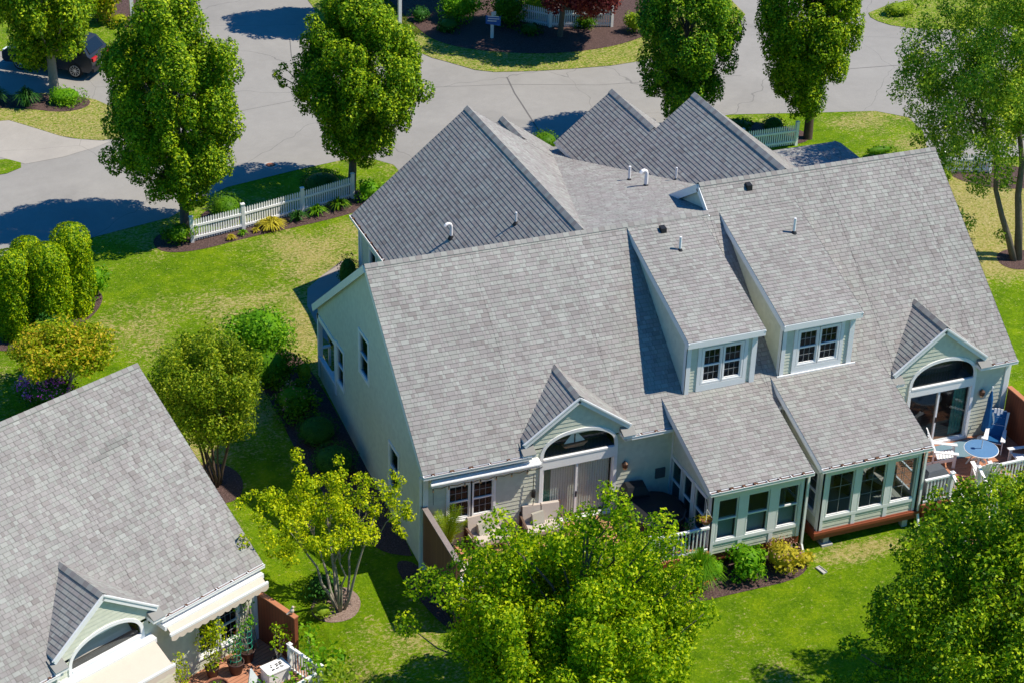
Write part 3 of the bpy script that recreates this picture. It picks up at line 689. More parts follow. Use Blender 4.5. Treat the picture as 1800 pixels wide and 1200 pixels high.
# shed dormers and sunroom roofs
def shed(x0, x1, y0, z0, y1, sl_): rf.plane((x0, y0, z0), (x1, y0, z0), Y, sl_, [front(0, x1-x0, 0, y1-y0)], th=.15)
D1 = (9.12, 11.62); D2 = (12.55, 15.22); DZ = 6.03; DY = .58; DS = (ZE+S*5.5-DZ)/(5.5-DY)
shed(9.05, 11.80, DY, DZ, 5.50, DS); shed(12.47, 15.37, DY, DZ, 5.52, DS)
shed(8.34, 11.97, -2.86, 2.775, .82, .347); shed(12.27, 16.31, -2.86, 2.775, .82, .347)
roof = rf.build(house)
# rake trim of dormers / sunrooms (left sides face the camera)
tr = MB()
def rake(x, y0, z0, y1, z1, h=.19, w_=.03): tr.beam((x, y0, z0), (x, y1, z1), w_, h)
for x in (9.058, 12.478, 11.792, 15.362): rake(x, DY-.01, DZ-.13, 5.40, DZ-.13+DS*(5.41-DY), .20)
for x in (8.348, 12.278, 11.962, 16.302): rake(x, -2.87, 2.66, .80, 2.66+.347*3.67, .2)
for x0, x1 in ((9.05, 11.8), (12.47, 15.37)): tr.box(x0, DY-.022, DZ-.22, x1, DY-.001, DZ-.012); tr.box(x0, DY, DZ-.23, x1, .79, DZ-.19)
tr.box(8.34, -2.88, 2.58, 11.97, -2.855, 2.755); tr.box(12.27, -2.88, 2.58, 16.31, -2.855, 2.755)
# rakes of the main gables
tr.beam((.016, -.01, ZE-.13), (.016, YR, ZR-.13), .03, .20); tr.beam((-.016, YR, ZR-.11), (-.016, YB+.02, zb-.11), .03, .24)
tr.beam((XR-.016, -.01, ZE-.13), (XR-.016, YR2, ZR2-.13), .03, .20); tr.beam((XR+.016, YR2, ZR2-.1), (XR+.016, yb2, zb2-.1), .03, .2)
tr.beam((XL-.02, YR2, ZR2-.14), (XL-.02, 8.6, ZR2-.14-SB2*2.2), .03, .26); tr.beam((XL-.02, YR-.1, ZR-.18), (XL-.02, YR2, ZR2-.14), .03, .22)
tr.beam((0, -.012, ZE-.09), (3.5, -.012, ZE-.09), .02, .17); tr.beam((6.85, -.012, ZE-.09), (8.4, -.012, ZE-.09), .02, .17); tr.beam((20.0, -.012, ZE-.09), (XR, -.012, ZE-.09), .02, .17)
# soffits
tr.box(0.02, .0, ZE-.20, 3.6, .3, ZE-.18); tr.box(6.75, .0, ZE-.20, 8.6, .3, ZE-.18); tr.box(20.0, .0, ZE-.20, XR-.02, .3, ZE-.18); tr.box(16.0, .0, ZE-.20, 16.8, .3, ZE-.18)
tr.beam((gx, 16.40, ZR-.14), (ge, 16.40, ZR-GL*(gx-ge)-.14), .03, .2); tr.beam((gx, 16.40, ZR-.14), (ger, 16.40, zg1r-.14), .03, .2)
tr.beam((x3, 13.52, ZR2-.14), (e3, 13.52, ZR2-.14-G3*(x3-e3)), .03, .2); tr.beam((13.93, 17.44, z2r-.14), (e3, 17.44, z2r-.14-G3*(13.93-e3)), .03, .2)
tr.box(7.6, 18.2, zl-.2, 13.7, 18.23, zl-.02)
tr.split('roof_trim', M['trim'], house)

# ---- walls
wb = MB(); FR = (V3(0, .22, 0), X, Z, -Y)
A_u = (4.06, 6.50); B_u = (17.42, 19.85); dz = (.52, 2.60)
winA = (.92, 2.41, 1.42, 2.66)
wall(wb, FR, [(.1, -.4), (3.62, -.4), (3.62, 3.24), (.1, 3.24)], [winA], .15)
wall(wb, FR, [(6.72, -.4), (8.6, -.4), (8.6, 3.24), (6.72, 3.24)], [], .15)
wall(wb, FR, [(3.62, -.4), (6.72, -.4), (6.72, 3.40), (3.62, 3.40)], [(A_u[0], A_u[1], dz[0], 4.0)], .15)
wb.build('wall', M['siding'], house); wb = MB()
wall(wb, FR, [(16.15, -.4), (16.85, -.4), (16.85, 3.24), (16.15, 3.24)], [], .15)
wall(wb, FR, [(19.95, -.4), (21.28, -.4), (21.28, 3.24), (19.95, 3.24)], [], .15)
wall(wb, FR, [(16.85, -.4), (19.95, -.4), (19.95, 3.40), (16.85, 3.40)], [(B_u[0], B_u[1], dz[0], 4.0)], .15)
wb.build('wall', M['siding'], house)
# dormer faces
for (x0, x1), ops in ((D1, (9.74, 11.12)), (D2, (13.21, 14.66))):
    wb = MB(); fr = (V3(0, .79, 0), X, Z, -Y); wall(wb, fr, [(x0, 3.95), (x1, 3.95), (x1, DZ-.19), (x0, DZ-.19)], [(ops[0], ops[1], 4.35, 5.56)], .12, .013); wb.build('dormer_wall', M['siding'], house)
def wpart(fr, poly, rh, t, base, parent=None):
    q = MB(); courses(q, fr, poly, rh, t, base); return q.build('side_wall', M['siding'], parent or house)
# dormer cheeks: left (-x) and right (+x)
def ceil_(y): return DZ-.15+DS*(y-DY)
for x0, x1 in (D1, D2):
    for x, nx in ((x0, -1), (x1, 1)):
        sm_pts = [(.79, 4.0), (.79, ceil_(.79)), (5.3, ceil_(5.3)+.02), (5.3, 7.55)]
        fr = (V3(x, 0, 0), Y, Z, V3(nx, 0, 0)); wpart(fr, [(.79, 3.95), (5.4, 7.55), (5.4, ceil_(5.4)), (.79, ceil_(.79))], .13, .006, 0)
# left gable wall of the house with its recessed porch
frL = (V3(.1, 0, 0), Y, Z, -X)
rt_ = lambda y: ZE-.12+S*y if y < YR else ZR-.13-.762*(y-YR)
holes = [(5.55, 6.45, 3.52, 4.98), (8.28, 9.0, 1.68, 3.10), (2.55, 3.40, .95, 2.50), (9.3, 11.2, 1.42, 2.92)]
sm = MB()
for q in minus_rects([(.3, -.5), (YB-.25, .2), (YB-.25, rt_(YB-.25)), (YR, rt_(YR)), (.3, rt_(.3))], holes): courses(sm, frL, q, .13, .004, 0)
sm.build('side_wall', M['siding'], house)
frR = (V3(21.28, 0, 0), Y, Z, X); wpart(frR, [(.3, -.5), (10.8, .2), (10.8, ZR2-.15-SB2*(10.8-YR2)), (YR2, ZR2-.15), (.3, ZE+.1)], .13, .004, 0)
frS = (V3(XL+.08, 0, 0), Y, Z, -X); wpart(frS, [(YR-.1, 7.0), (9.2, 6.3), (9.2, ZR2-.15-SB2*(9.2-YR2)), (YR2, ZR2-.12), (YR-.1, ZR-.15)], .13, .006, 0)
# garage wing walls
frG = (V3(3.25, 0, 0), Y, Z, -X)
sm = MB()
for q in minus_rects([(11.4, .4), (16.1, .4), (16.1, ZR-GL*(gx-3.25)-.12), (11.4, ZR-GL*(gx-3.25)-.12)], [(14.3, 15.0, 2.55, 3.3)]): courses(sm, frG, q, .13, .006, 0)
sm.build('side_wall', M['siding'], house)
def gable(xa, xb, y, xp, zp, sa, sb_, z0=.6):
    fr = (V3(0, y, 0), X, Z, Y); wpart(fr, [(xa, z0), (xb, z0), (xb, zp-.1-sb_*(xb-xp)), (xp, zp-.12), (xa, zp-.1-sa*(xp-xa))], .13, .006, 0)
gable(3.25, 12.0, 16.1, gx, ZR, GL, GR); gable(8.3, 12.0, 18.4, 9.9, zg1b, .8, GR)
gable(11.9, 19.3, 13.2, x3, ZR2, G3, G3); gable(11.9, 16.3, 17.1, 13.93, z2r, G3, G3)
for (x, ya, yb_, zt) in ((12.0, 11, 18.4, zg1r), (11.95, 13, 17.1, 5.3), (19.3, 10.8, 13.2, 5.3), (16.3, 13.2, 17.1, 5.0)):
    fr = (V3(x, 0, 0), Y, Z, X if x in (12.0, 19.3, 16.3) else -X); wpart(fr, [(ya, .6), (yb_, .6), (yb_, zt), (ya, zt)], .13, .006, 0)
fr = (V3(0, 11.2, 0), X, Z, Y); wpart(fr, [(.3, .3), (3.25, .3), (3.25, 3.2), (.3, 3.2)], .13, .006, 0) if False else None
fr = (V3(0, 9.2, 0), X, Z, Y); wpart(fr, [(.1, .3), (3.25, .3), (3.25, 4.4), (.1, 4.4)], .13, .006, 0)


# gable dormers over the patio doors
for cx, (u0, u1), vs, vt, ea in ((5.17, A_u, 3.0, 3.80, 3.84), (18.40, B_u, 2.90, 3.76, 3.76)):
    fr, tri, arc = gable_dormer(house, cx, 5.10, ea-.05, 1.78, u0, u1, vs, vt)
    gw = MB(); gable_wall_with_arch(gw, fr, tri, u0, u1, vs, vt, arc, .15, .013); gw.build('gable_face', M['siding'], house)

# patio doors
def patio_door(parent, u0, u1, v0, v1, vs, split, curtain, name='patio_door', extra=None):
    m = MB(); f = FR
    m.ob(f, u0-.11, u0, v0-.1, vs-.06, -.02, .05); m.ob(f, u1, u1+.11, v0-.1, vs-.06, -.02, .05)
    m.ob(f, u0, u1, v1+.02, vs-.06, -.02, .045); m.ob(f, u0, u1, v0-.10, v0, -.05, .06)
    m.ob(f, u0, u0+.05, v0, v1, -.08, .0); m.ob(f, u1-.05, u1, v0, v1, -.08, .0); m.ob(f, u0, u1, v1-.03, v1+.02, -.08, .0)
    m.ob(f, split-.035, split+.035, v0, v1-.03, -.08, .01); m.ob(f, u0+.05, u1-.05, v0, v0+.06, -.08, -.01)
    o = m.build(name, M['white'], parent)
    g = MB(); g.ob(f, u0+.05, split-.035, v0+.06, v1-.03, -.05, -.044); g.ob(f, split+.035, u1-.05, v0+.06, v1-.03, -.05, -.044); g.build('pane', M['glass'], o)
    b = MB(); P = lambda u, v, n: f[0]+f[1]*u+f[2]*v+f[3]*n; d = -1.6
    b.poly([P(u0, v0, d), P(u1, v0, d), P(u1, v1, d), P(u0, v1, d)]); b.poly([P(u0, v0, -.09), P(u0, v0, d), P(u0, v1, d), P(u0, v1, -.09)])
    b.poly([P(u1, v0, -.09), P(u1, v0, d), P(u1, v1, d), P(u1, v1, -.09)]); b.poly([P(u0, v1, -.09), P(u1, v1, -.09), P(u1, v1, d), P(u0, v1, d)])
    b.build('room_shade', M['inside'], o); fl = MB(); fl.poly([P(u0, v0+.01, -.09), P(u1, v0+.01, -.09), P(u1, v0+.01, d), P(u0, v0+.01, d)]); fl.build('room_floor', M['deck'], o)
    for (a, b_, mt, st) in curtain:
        c = MB(); k = a
        while k < b_-.01:
            w_ = min(st, b_-k); c.hexa([P(k, v0+.08, -.16), P(k+w_, v0+.08, -.18), P(k+w_, v0+.08, -.19), P(k, v0+.08, -.17), P(k, v1-.05, -.16), P(k+w_, v1-.05, -.18), P(k+w_, v1-.05, -.19), P(k, v1-.05, -.17)]); k += st
        c.build('blind', M[mt], o)
    h = MB(); h.ob(f, split-.02, split+.02, 1.35, 1.55, .01, .045); h.build('handle', M['black'], o)
    return o
patio_door(house, 4.06, 6.50, .52, 2.60, 3.0, 5.24, [(4.12, 4.42, 'bluegreen', .06), (4.42, 6.44, 'blind', .085)])
patio_door(house, 17.42, 19.85, .52, 2.56, 2.90, 18.58, [(19.30, 19.80, 'bluegreen', .12)])
# model sailing boat on the ledge behind the arched pane
t = thing('model_sailing_boat', 'model sailing boat with pale sails behind the arched pane of the left unit', 'model boat', (5.25, .52, 3.02))
m = MB(); m.hexa([(-.30, -.05, .03), (.30, -.05, .03), (.30, .05, .03), (-.30, .05, .03), (-.42, -.08, .13), (.46, -.02, .15), (.46, .02, .15), (-.42, .08, .13)]); m.build('hull', M['deck'], t)
m = MB(); m.tube([(0, 0, .1), (0, 0, .68)], .008, 5); m.build('mast', M['bark'], t)
for pts in ([(-.02, 0, .18), (-.36, 0, .18), (-.02, 0, .62)], [(.03, 0, .18), (.36, 0, .20), (.03, 0, .60)]):
    m = MB(); m.poly(pts); m.poly([(a, b+.006, c_) for a, b, c_ in pts][::-1]); m.build('sail', M['sail'], t)
# windows
window(house, FR, *winA, cols=1, rows=1, sill=True) if False else None
wA = MB(); 
window(house, FR, .92, 1.62, 1.42, 2.66, cols=3, rows=2, casing=.075); window(house, FR, 1.72, 2.41, 1.42, 2.66, cols=3, rows=2, casing=.075)
for ops in ((9.74, 10.38, 10.48, 11.12), (13.21, 13.89, 13.99, 14.66)):
    fr = (V3(0, .79, 0), X, Z, -Y)
    window(house, fr, ops[0], ops[1], 4.35, 5.56, cols=3, rows=2, casing=.06, sill=False); window(house, fr, ops[2], ops[3], 4.35, 5.56, cols=3, rows=2, casing=.06, sill=False)
ct = MB()
for (x0, x1), (a, b) in ((D1, (9.74, 11.12)), (D2, (13.21, 14.66))):
    fr = (V3(0, .79, 0), X, Z, -Y)
    ct.ob(fr, x0-.02, x0+.16, 3.98, DZ-.19, -.02, .05); ct.ob(fr, x1-.16, x1+.02, 3.98, DZ-.19, -.02, .05)
    ct.ob(fr, a-.2, b+.2, 4.02, 4.27, -.01, .04); ct.ob(fr, a-.2, a-.075, 4.27, DZ-.19, -.01, .04); ct.ob(fr, b+.075, b+.2, 4.27, DZ-.19, -.01, .04); ct.ob(fr, a-.2, b+.2, 5.66, DZ-.19, -.01, .042)
    frl = (V3(x0, 0, 0), Y, Z, -X); ct.ob(frl, .74, .90, 4.0, ceil_(.8), -.01, .025)
frl = (V3(.1, 0, 0), Y, Z, -X)
ct.ob(FR, .08, .25, -.4, 3.24, -.02, .04); ct.ob(frl, .26, .42, -.4, 3.5, -.01, .035)
ct.ob(FR, 21.14, 21.30, -.4, 3.24, -.02, .04); ct.ob(FR, 3.78, 3.94, .5, 3.3, 0, .045) if False else None
ct.ob(frl, 9.10, 9.28, 1.0, 3.12, -.02, .035); ct.ob(frl, 9.28, YB-.2, 2.92, 3.10, -.06, .035); ct.ob(frl, 11.14, YB-.22, .6, 3.1, -.12, .035); ct.ob(frl, 9.28, 11.2, 1.34, 1.44, -.1, .045)
ct.ob((V3(3.25, 0, 0), Y, Z, -X), 15.95, 16.12, .5, 4.1, -.01, .035)
ct.split('corner_board', M['trim'], house)
for h_ in holes[:3]: window(house, frl, *h_, cols=1, rows=1, casing=.10, sill=False)
window(house, (V3(3.25, 0, 0), Y, Z, -X), 14.3, 15.0, 2.55, 3.3, cols=1, rows=1, casing=.09, sill=False, kind='single')
# porch balusters inside the opening
m = MB()
for k in range(7): m.box(.42+k*.34, 11.1, 1.0, .50+k*.34, 11.18, 1.75)
m.box(.2, 11.08, 1.75, 3.0, 11.2, 1.82); m.box(.12, 9.3, .55, 3.2, 11.3, .65); m.build('porch_railing', M['white'], house)

# ---- sunrooms
def sunroom(x0, x1, wins, side, zt_, grid, name, glass, doorlike):
    rm = MB(); fr = (V3(0, -2.66, 0), X, Z, -Y)
    holes = [(a, b, wins[1], wins[2]) for a, b in wins[0]]
    wall(rm, fr, [(x0, .2), (x1, .2), (x1, 2.62), (x0, 2.62)], holes, .15)
    frl_ = (V3(x0, 0, 0), Y, Z, -X); frr = (V3(x1, 0, 0), Y, Z, X); top = lambda y: 2.60+.347*(y+2.86)
    sh = [(a, b, c_, d) for a, b, c_, d in side]
    for q in minus_rects([(-2.66, .2), (.3, .2), (.3, top(.3)), (-2.66, top(-2.66))], sh): courses(rm, frl_, q, .15, .006, 0)
    for q in minus_rects([(-2.66, .2), (.3, .2), (.3, top(.3)), (-2.66, top(-2.66))], sh): courses(rm, frr, q, .15, .006, 0)
    o = rm.build('sunroom_wall', M['siding'], house)
    ins = MB(); ins.box(x0+.05, -2.55, .42, x1-.05, .28, .46); ins.build('sunroom_floor', M['insidelight'], o)
    ins = MB(); ins.poly([(x0+.05, .27, .46), (x1-.05, .27, .46), (x1-.05, .27, 3.4), (x0+.05, .27, 3.4)]); ins.poly([(x0+.03, -2.57, 2.58), (x1-.03, -2.57, 2.58), (x1-.03, .27, 3.55), (x0+.03, .27, 3.55)])
    ins.build('sunroom_lining', M['insidelight'], o)
    c = MB()
    c.ob(fr, x0-.03, x0+.14, .2, 2.62, -.05, .04); c.ob(fr, x1-.14, x1+.03, .2, 2.62, -.05, .04)
    c.ob(fr, x0+.14, x1-.14, wins[2]+.02, 2.62, -.04, .036); c.ob(fr, x0+.14, x1-.14, wins[1]-.13, wins[1]-.02, -.03, .034)
    xs = [x0+.14]+[v for w_ in wins[0] for v in w_]+[x1-.14]
    for i in range(0, len(xs), 2): c.ob(fr, xs[i], xs[i+1], wins[1]-.02, wins[2]+.02, -.04, .03)
    for i in range(2, len(xs)-2, 2): c.ob(fr, (xs[i]+xs[i+1])/2-.07, (xs[i]+xs[i+1])/2+.07, .2, wins[1]-.13, -.03, .03)
    for f_ in (frl_, frr):
        c.ob(f_, -2.70, -2.52, .2, top(-2.66), -.04, .035); c.ob(f_, .16, .30, .2, top(.3), -.04, .035)
        for a, b, z0, z1 in side: c.ob(f_, a-.10, a, z0-.08, z1+.1, -.04, .03); c.ob(f_, b, b+.10, z0-.08, z1+.1, -.04, .03); c.ob(f_, a, b, z1, z1+.1, -.04, .028); c.ob(f_, a, b, z0-.08, z0, -.04, .028)
    c.build('sunroom_trim', M['trim'], o)
    for a, b in wins[0]: window(house, fr, a, b, wins[1], wins[2], kind='double' if not grid else 'single', cols=2 if grid else 1, rows=3 if grid else 1, casing=.02, glass=glass, inside=None, sill=False, name='window')
    for a, b, z0, z1 in side:
        window(house, frl_, a, b, z0, z1, kind='double', cols=2 if grid else 1, rows=2 if grid else 1, casing=.02, glass=glass, inside=None, sill=False)
        window(house, frr, a, b, z0, z1, kind='double', cols=2 if grid else 1, rows=2 if grid else 1, casing=.02, glass=glass, inside=None, sill=False)
    return o
sunroom(8.58, 11.86, ([(8.80, 9.52), (9.84, 10.62), (10.94, 11.68)], .70, 2.24), [(-.55, .12, .62, 2.12), (-1.32, -.72, .50, 2.12), (-2.28, -1.55, .62, 2.12)], 2.2, False, 'left', 'darkglass', True)
sunroom(12.52, 16.15, ([(12.74, 13.68), (13.92, 14.86), (15.12, 16.02)], .70, 2.32), [(-.95, .10, .70, 2.20), (-2.36, -1.15, .70, 2.20)], 2.3, True, 'right', 'screen', False)
# blinds half way up behind the left sunroom's windows
m = MB()
for a, b in ((8.80, 9.52), (9.84, 10.62), (10.94, 11.68)): m.box(a+.05, -2.50, .55, b-.05, -2.49, 1.45)
m.build('sunroom_blind', M['blind'], house)
# raised floor frame under the right sunroom
m = MB(); m.box(12.40, -2.72, -.12, 16.27, -2.60, .20); m.box(12.36, -2.78, .08, 16.3, -2.72, .18); m.box(12.40, -2.60, -.12, 12.50, .3, .2); m.box(16.17, -2.6, -.12, 16.27, .3, .2)
m.box(8.56, -2.62, -.10, 11.88, -2.55, .19); m.box(8.58, -2.55, -.1, 8.68, .3, .19); m.box(11.76, -2.55, -.1, 11.86, .3, .19)
m.split('floor_beam', M['rim'], house)
m = MB()
for x in (12.95, 15.9, 8.9, 11.6): m.box(x-.1, -2.6, -.62, x+.1, -2.4, -.12)
m.box(12.75, -2.72, -.56, 13.15, -2.35, -.42); m.split('footing', M['concrete'], house)
# foundation below the walls
m = MB(); m.box(.14, .36, -.8, 21.2, .5, -.35); m.box(.16, .4, -.8, .3, 9, -.3); m.split('foundation', M['concrete'], house)

# gutters, downspouts
gutter(house, (0, 0, ZE), (3.55, 0, ZE), -Y, hang=.62); gutter(house, (6.95, 0, ZE), (8.42, 0, ZE), -Y, hang=.55); gutter(house, (20.12, 0, ZE), (XR, 0, ZE), -Y, hang=.5)
gutter(house, (16.3, 0, ZE), (16.75, 0, ZE), -Y, hang=.3); gutter(house, (8.34, -2.88, 2.775), (11.97, -2.88, 2.775), -Y, hang=.42, seed=3); gutter(house, (12.27, -2.88, 2.775), (16.31, -2.88, 2.775), -Y, hang=.42, seed=4)
gutter(house, (11.98, 0, ZE), (12.24, 0, ZE), -Y, hang=.3)
zge = ZR-GL*(gx-ge); gutter(house, (ge, 16.38, zge), (ge, 11.2, zge), -X, hang=.7, seed=8)
gutter(house, (XL+.3, .0, ZE), (XL+.4, .0, ZE), -Y)
m = MB(); m.box(12.48, .70, 4.005, 15.4, .745, 4.06); m.build('flashing', M['white'], house)
downspout(house, (.02, .25, 3.2), (.02, .25, -.35)); downspout(house, (7.66, .25, 3.2), (7.66, .25, .55)); downspout(house, (11.93, -2.74, 2.6), (11.93, -2.74, -.1), (.05, -.12, -.35))
downspout(house, (16.24, -2.74, 2.6), (16.24, -2.74, .1), (.02, -.14, -.45)); downspout(house, (21.34, .25, 3.2), (21.34, .25, -.3)); downspout(house, (3.2, 16.14, 4.0), (3.2, 16.14, .95))
m = MB(); m.beam((.02, .0, 3.3), (.02, .25, 3.15), .075, .06); m.beam((11.93, -2.95, 2.7), (11.93, -2.74, 2.55), .075, .06); m.beam((16.24, -2.95, 2.7), (16.24, -2.74, 2.55), .075, .06); m.split('gutter_elbow', M['white'], house)
sconce(house, (6.88, .28, 2.18)); sconce(house, (20.27, .28, 2.18))
m = MB(); m.box(8.02, .16, 1.42, 8.36, .30, 1.78); m.build('vent_hood', M['dgray'], house)
# vents
vent_pipe(house, (4.8, 10.62, 5.62), .55, .055, True); vent_pipe(house, (6.38, 8.57, 6.88), .42, .035)
vent_pipe(house, (10.43, 4.23, 7.35-.02+(DZ+DS*(4.23-DY)-7.35)), .50, .045); vent_pipe(house, (14.64, 4.16, DZ+DS*(4.16-DY)), .55, .045)
for x, y, h_, hk in ((12.25, 11.31, .55, False), (12.36, 10.16, .62, True)):
    if h_: vent_pipe(house, (x-.35, y, ZR-LOW*(y-YR)), h_, .05 if not hk else .07, hk)
vent_pipe(house, (13.28, 10.32, ZR-LOW*(10.32-YR)), .5, .035)
roof_box(house, (10.2, 5.1, DZ+DS*(5.1-DY)+.02)); roof_box(house, (13.84, 6.12-.05, ZE+S*6.07+.02))

# retracted awning above the left window, with string lights under it
aw = tag(MB().build('awning', M['white']) if False else thing('retracted_awning', 'white rolled-up awning under the gutter beside the left arched window', 'awning', (2.1, 0, 3.05)), 'white rolled-up awning under the gutter beside the left arched window', 'awning')
m = MB(); m.tube([(-1.85, -.02, -.02), (1.78, -.02, -.02)], .075, 12); m.box(-1.8, .02, .02, 1.78, .28, .08); m.build('cassette', M['white'], aw)
m = MB(); m.tube([(-1.8, -.02, -.11), (1.74, -.02, -.11)], .035, 8); m.build('front_bar', M['white'], aw)
sl_t = thing('string_lights', 'black string of bulbs strung under the rolled awning across the left unit wall', 'string lights', (.4, .16, 2.75))
m = MB(); px = []
for i in range(7):
    a = V3(i*.52, 0, .02); b = V3((i+1)*.52, 0, .02); mm = (a+b)/2-V3(0, 0, .07); m.tube([a, mm, b], .009, 5); px.append(a)
m.tube([(0, 0, .02), (.01, 0, -.6)], .007, 4); m.build('cable', M['black'], sl_t)
for p in px:
    b = MB(); b.tube([p, p-V3(0, 0, .08)], .016, 6); q = b.build('socket', M['black'], sl_t); b = MB(); b.sphere(p-V3(0, 0, .12), .025, .025, .04, 8); b.build('bulb', M['amber'], q)
m = MB(); m.tube([(3.72, .10, 2.6), (3.70, .08, 2.0), (3.76, .08, 1.8), (3.69, .1, 1.2)], .014, 5); m.box(3.70, .10, 1.7, 3.80, .2, 1.95); m.build('awning_cord', M['black'], house)

# ------------------------------------------------------------------ decks
def railing(m, a, b, z0, z1, step=.125, ends=True):
    a, b = np.array(a, float), np.array(b, float); d = b-a; L_ = np.linalg.norm(d[:2]); n = max(1, int(L_/step))
    up = lambda p, dz_: p+V3(0, 0, dz_)
    m.beam(up(a, z1-.03), up(b, z1-.03), .09, .06); m.beam(up(a, z0+.08), up(b, z0+.08), .05, .07)
    for i in range(1, n):
        p = a+d*i/n; m.box(p[0]-.018, p[1]-.018, p[2]+z0+.1, p[0]+.018, p[1]+.018, p[2]+z1-.05)
def post(parent, x, y, z0, z1, s=.055, name='railing_post'):
    m = MB(); m.box(x-s, y-s, z0, x+s, y+s, z1); m.box(x-s-.02, y-s-.02, z1, x+s+.02, y+s+.02, z1+.03)
    m.hexa([(x-s, y-s, z1+.03), (x+s, y-s, z1+.03), (x+s, y+s, z1+.03), (x-s, y+s, z1+.03), (x-.01, y-.01, z1+.07), (x+.01, y-.01, z1+.07), (x+.01, y+.01, z1+.07), (x-.01, y+.01, z1+.07)])
    return m.build(name, M['white'], parent)
def deck_floor(parent, x0, x1, y0, y1, z, mt='deck'):
    m = MB(); y = y0
    while y < y1-.01:
        e = min(y+.135, y1); m.box(x0, y, z-.03, x1, e-.008, z); y += .14
    m.build('floor', M[mt], parent)
    m = MB(); m.box(x0, y0-.04, z-.30, x1, y0-.002, z-.005); m.box(x0-.04, y0, z-.3, x0-.002, y1, z-.005); m.box(x1+.002, y0, z-.3, x1+.04, y1, z-.005); m.split('rim_board', M['rim'], parent)
    m = MB()
    for x in np.linspace(x0+.2, x1-.2, max(2, int((x1-x0)/2.2))): m.box(x-.07, y0+.1, -1.2, x+.07, y0+.24, z-.3)
    m.split('support_post', M['rim'], parent)
dk = thing('deck', 'orange-brown deck of the left unit with white front railing, half hidden by the bright tree', 'deck', (0, 0, 0))
deck_floor(dk, .14, 8.50, -2.85, .26, .45)
m = MB(); railing(m, (.2, -2.80, 0), (4.2, -2.80, 0), .45, 1.40); railing(m, (4.2, -2.80, 0), (6.45, -2.80, 0), .45, 1.40); railing(m, (6.5, -2.80, 0), (8.48, -2.80, 0), .45, 1.40); m.build('railing', M['white'], dk)
for x in (.2, 4.2, 6.48): post(dk, x, -2.80, .2, 1.45)
dk = thing('deck', 'sunlit orange-brown deck beside the right sunroom with white railings and steps', 'deck', (0, 0, 0))
deck_floor(dk, 16.30, 21.4, -2.85, .26, .45)
m = MB(); railing(m, (16.32, -2.80, 0), (17.35, -2.80, 0), .45, 1.40); railing(m, (18.35, -2.80, 0), (21.35, -2.80, 0), .45, 1.40)
railing(m, (17.35, -2.84, 0), (17.35, -3.95, -.62), .45, 1.40); railing(m, (18.38, -2.84, 0), (18.38, -3.95, -.62), .45, 1.40); m.build('railing', M['white'], dk)
for x, y, a, b in ((17.35, -2.80, .15, 1.45), (18.37, -2.80, .15, 1.45), (17.35, -3.97, -.6, .84), (18.38, -3.97, -.6, .84), (21.35, -2.8, .15, 1.45)): post(dk, x, y, a, b)
m = MB()
for i in range(5): m.box(17.40, -2.90-.26*(i+1), .45-.19*(i+1)-.04, 18.33, -2.90-.26*i+.02, .45-.19*(i+1))
m.build('step', M['deck'], dk)
def screen(label, x, y0, y1, z0, zt, th, wood, capm, loc=None, rz=0, sc_=1):
    t = thing('privacy_screen', label, 'privacy screen', loc or (0, 0, 0), rz); t.scale = (sc_,)*3
    m = MB(); m.box(x-th/2, y0, z0, x+th/2, y1, zt-.04); m.build('boards', M[wood], t)
    m = MB(); m.box(x-.09, y0-.03, zt-.04, x+.09, y1, zt); m.build('cap', M[capm], t)
    m = MB(); m.box(x-.07, y0-.02, z0-.25, x+.07, y0+.12, zt-.045); m.build('post', M[wood], t); return t
screen('weathered dark brown board screen with grey cap at the left end of the deck', .12, -2.80, .24, .1, 2.14, .07, 'brownwood', 'graycap')
screen('red-brown board screen with orange cap at the far right end of the deck', 21.45, -2.80, .24, .1, 2.20, .07, 'redwood', 'redcap')

# ------------------------------------------------------------------ neighbour house, bottom left (own frame, turned 24 degrees)
K2 = .945; H2LOC = (-5.37, -1.19, -.91); H2R = .42568
h2 = thing('neighbour_house', 'pale green house with beige awnings, cut off at the bottom left corner', 'house', H2LOC, H2R)
h2.scale = (K2,)*3
r2 = Roof(.17); YR_ = 5.85; ZR_ = ZE+S*YR_; DC = -5.76
r2.plane((-22, 0, ZE), (0, 0, ZE), Y, S, [front(0, 22+DC-1.66, 0, YR_), front(22+DC-1.66, 22+DC+1.66, .42, YR_), front(22+DC+1.66, 22, 0, YR_)])
r2.plane((-22, 11.4, ZR_-.78*5.55), (0, 11.4, ZR_-.78*5.55), -Y, .78, [front(0, 22, 0, 5.55)])
r2.cap((-22, YR_, ZR_), (0, YR_, ZR_), S, .78, (0, -1, 0)); r2.build(h2)
pt = MB(); Ls = math.sqrt(1+S*S); Vv = V3(0, 1, S)/Ls; Nn = V3(0, -S, 1)/Ls
for (u0, u1, r0) in ((-2.43, -1.47, 4.33), (-2.75, -1.75, 4.215), (-3.15, -2.55, 4.10)):
    v0 = math.floor(r0*Ls/.147)*.147; O_ = V3(0, 0, ZE); q_ = [(u0, v0), (u1, v0), (u1, v0+.146), (u0, v0+.146)]
    P_ = [O_+X*u+Vv*v+Nn*(.006+.022*(1-(v-v0)/.147)+.004) for u, v in q_]; pt.poly(P_, q_)
pt.build('replaced_shingles', M['patch'], h2)
m = MB(); m.beam((-.016, -.01, ZE-.13), (-.016, YR_, ZR_-.13), .03, .2); m.beam((.016, YR_, ZR_-.1), (.016, 11.4, ZR_-.1-.78*5.55), .03, .2)
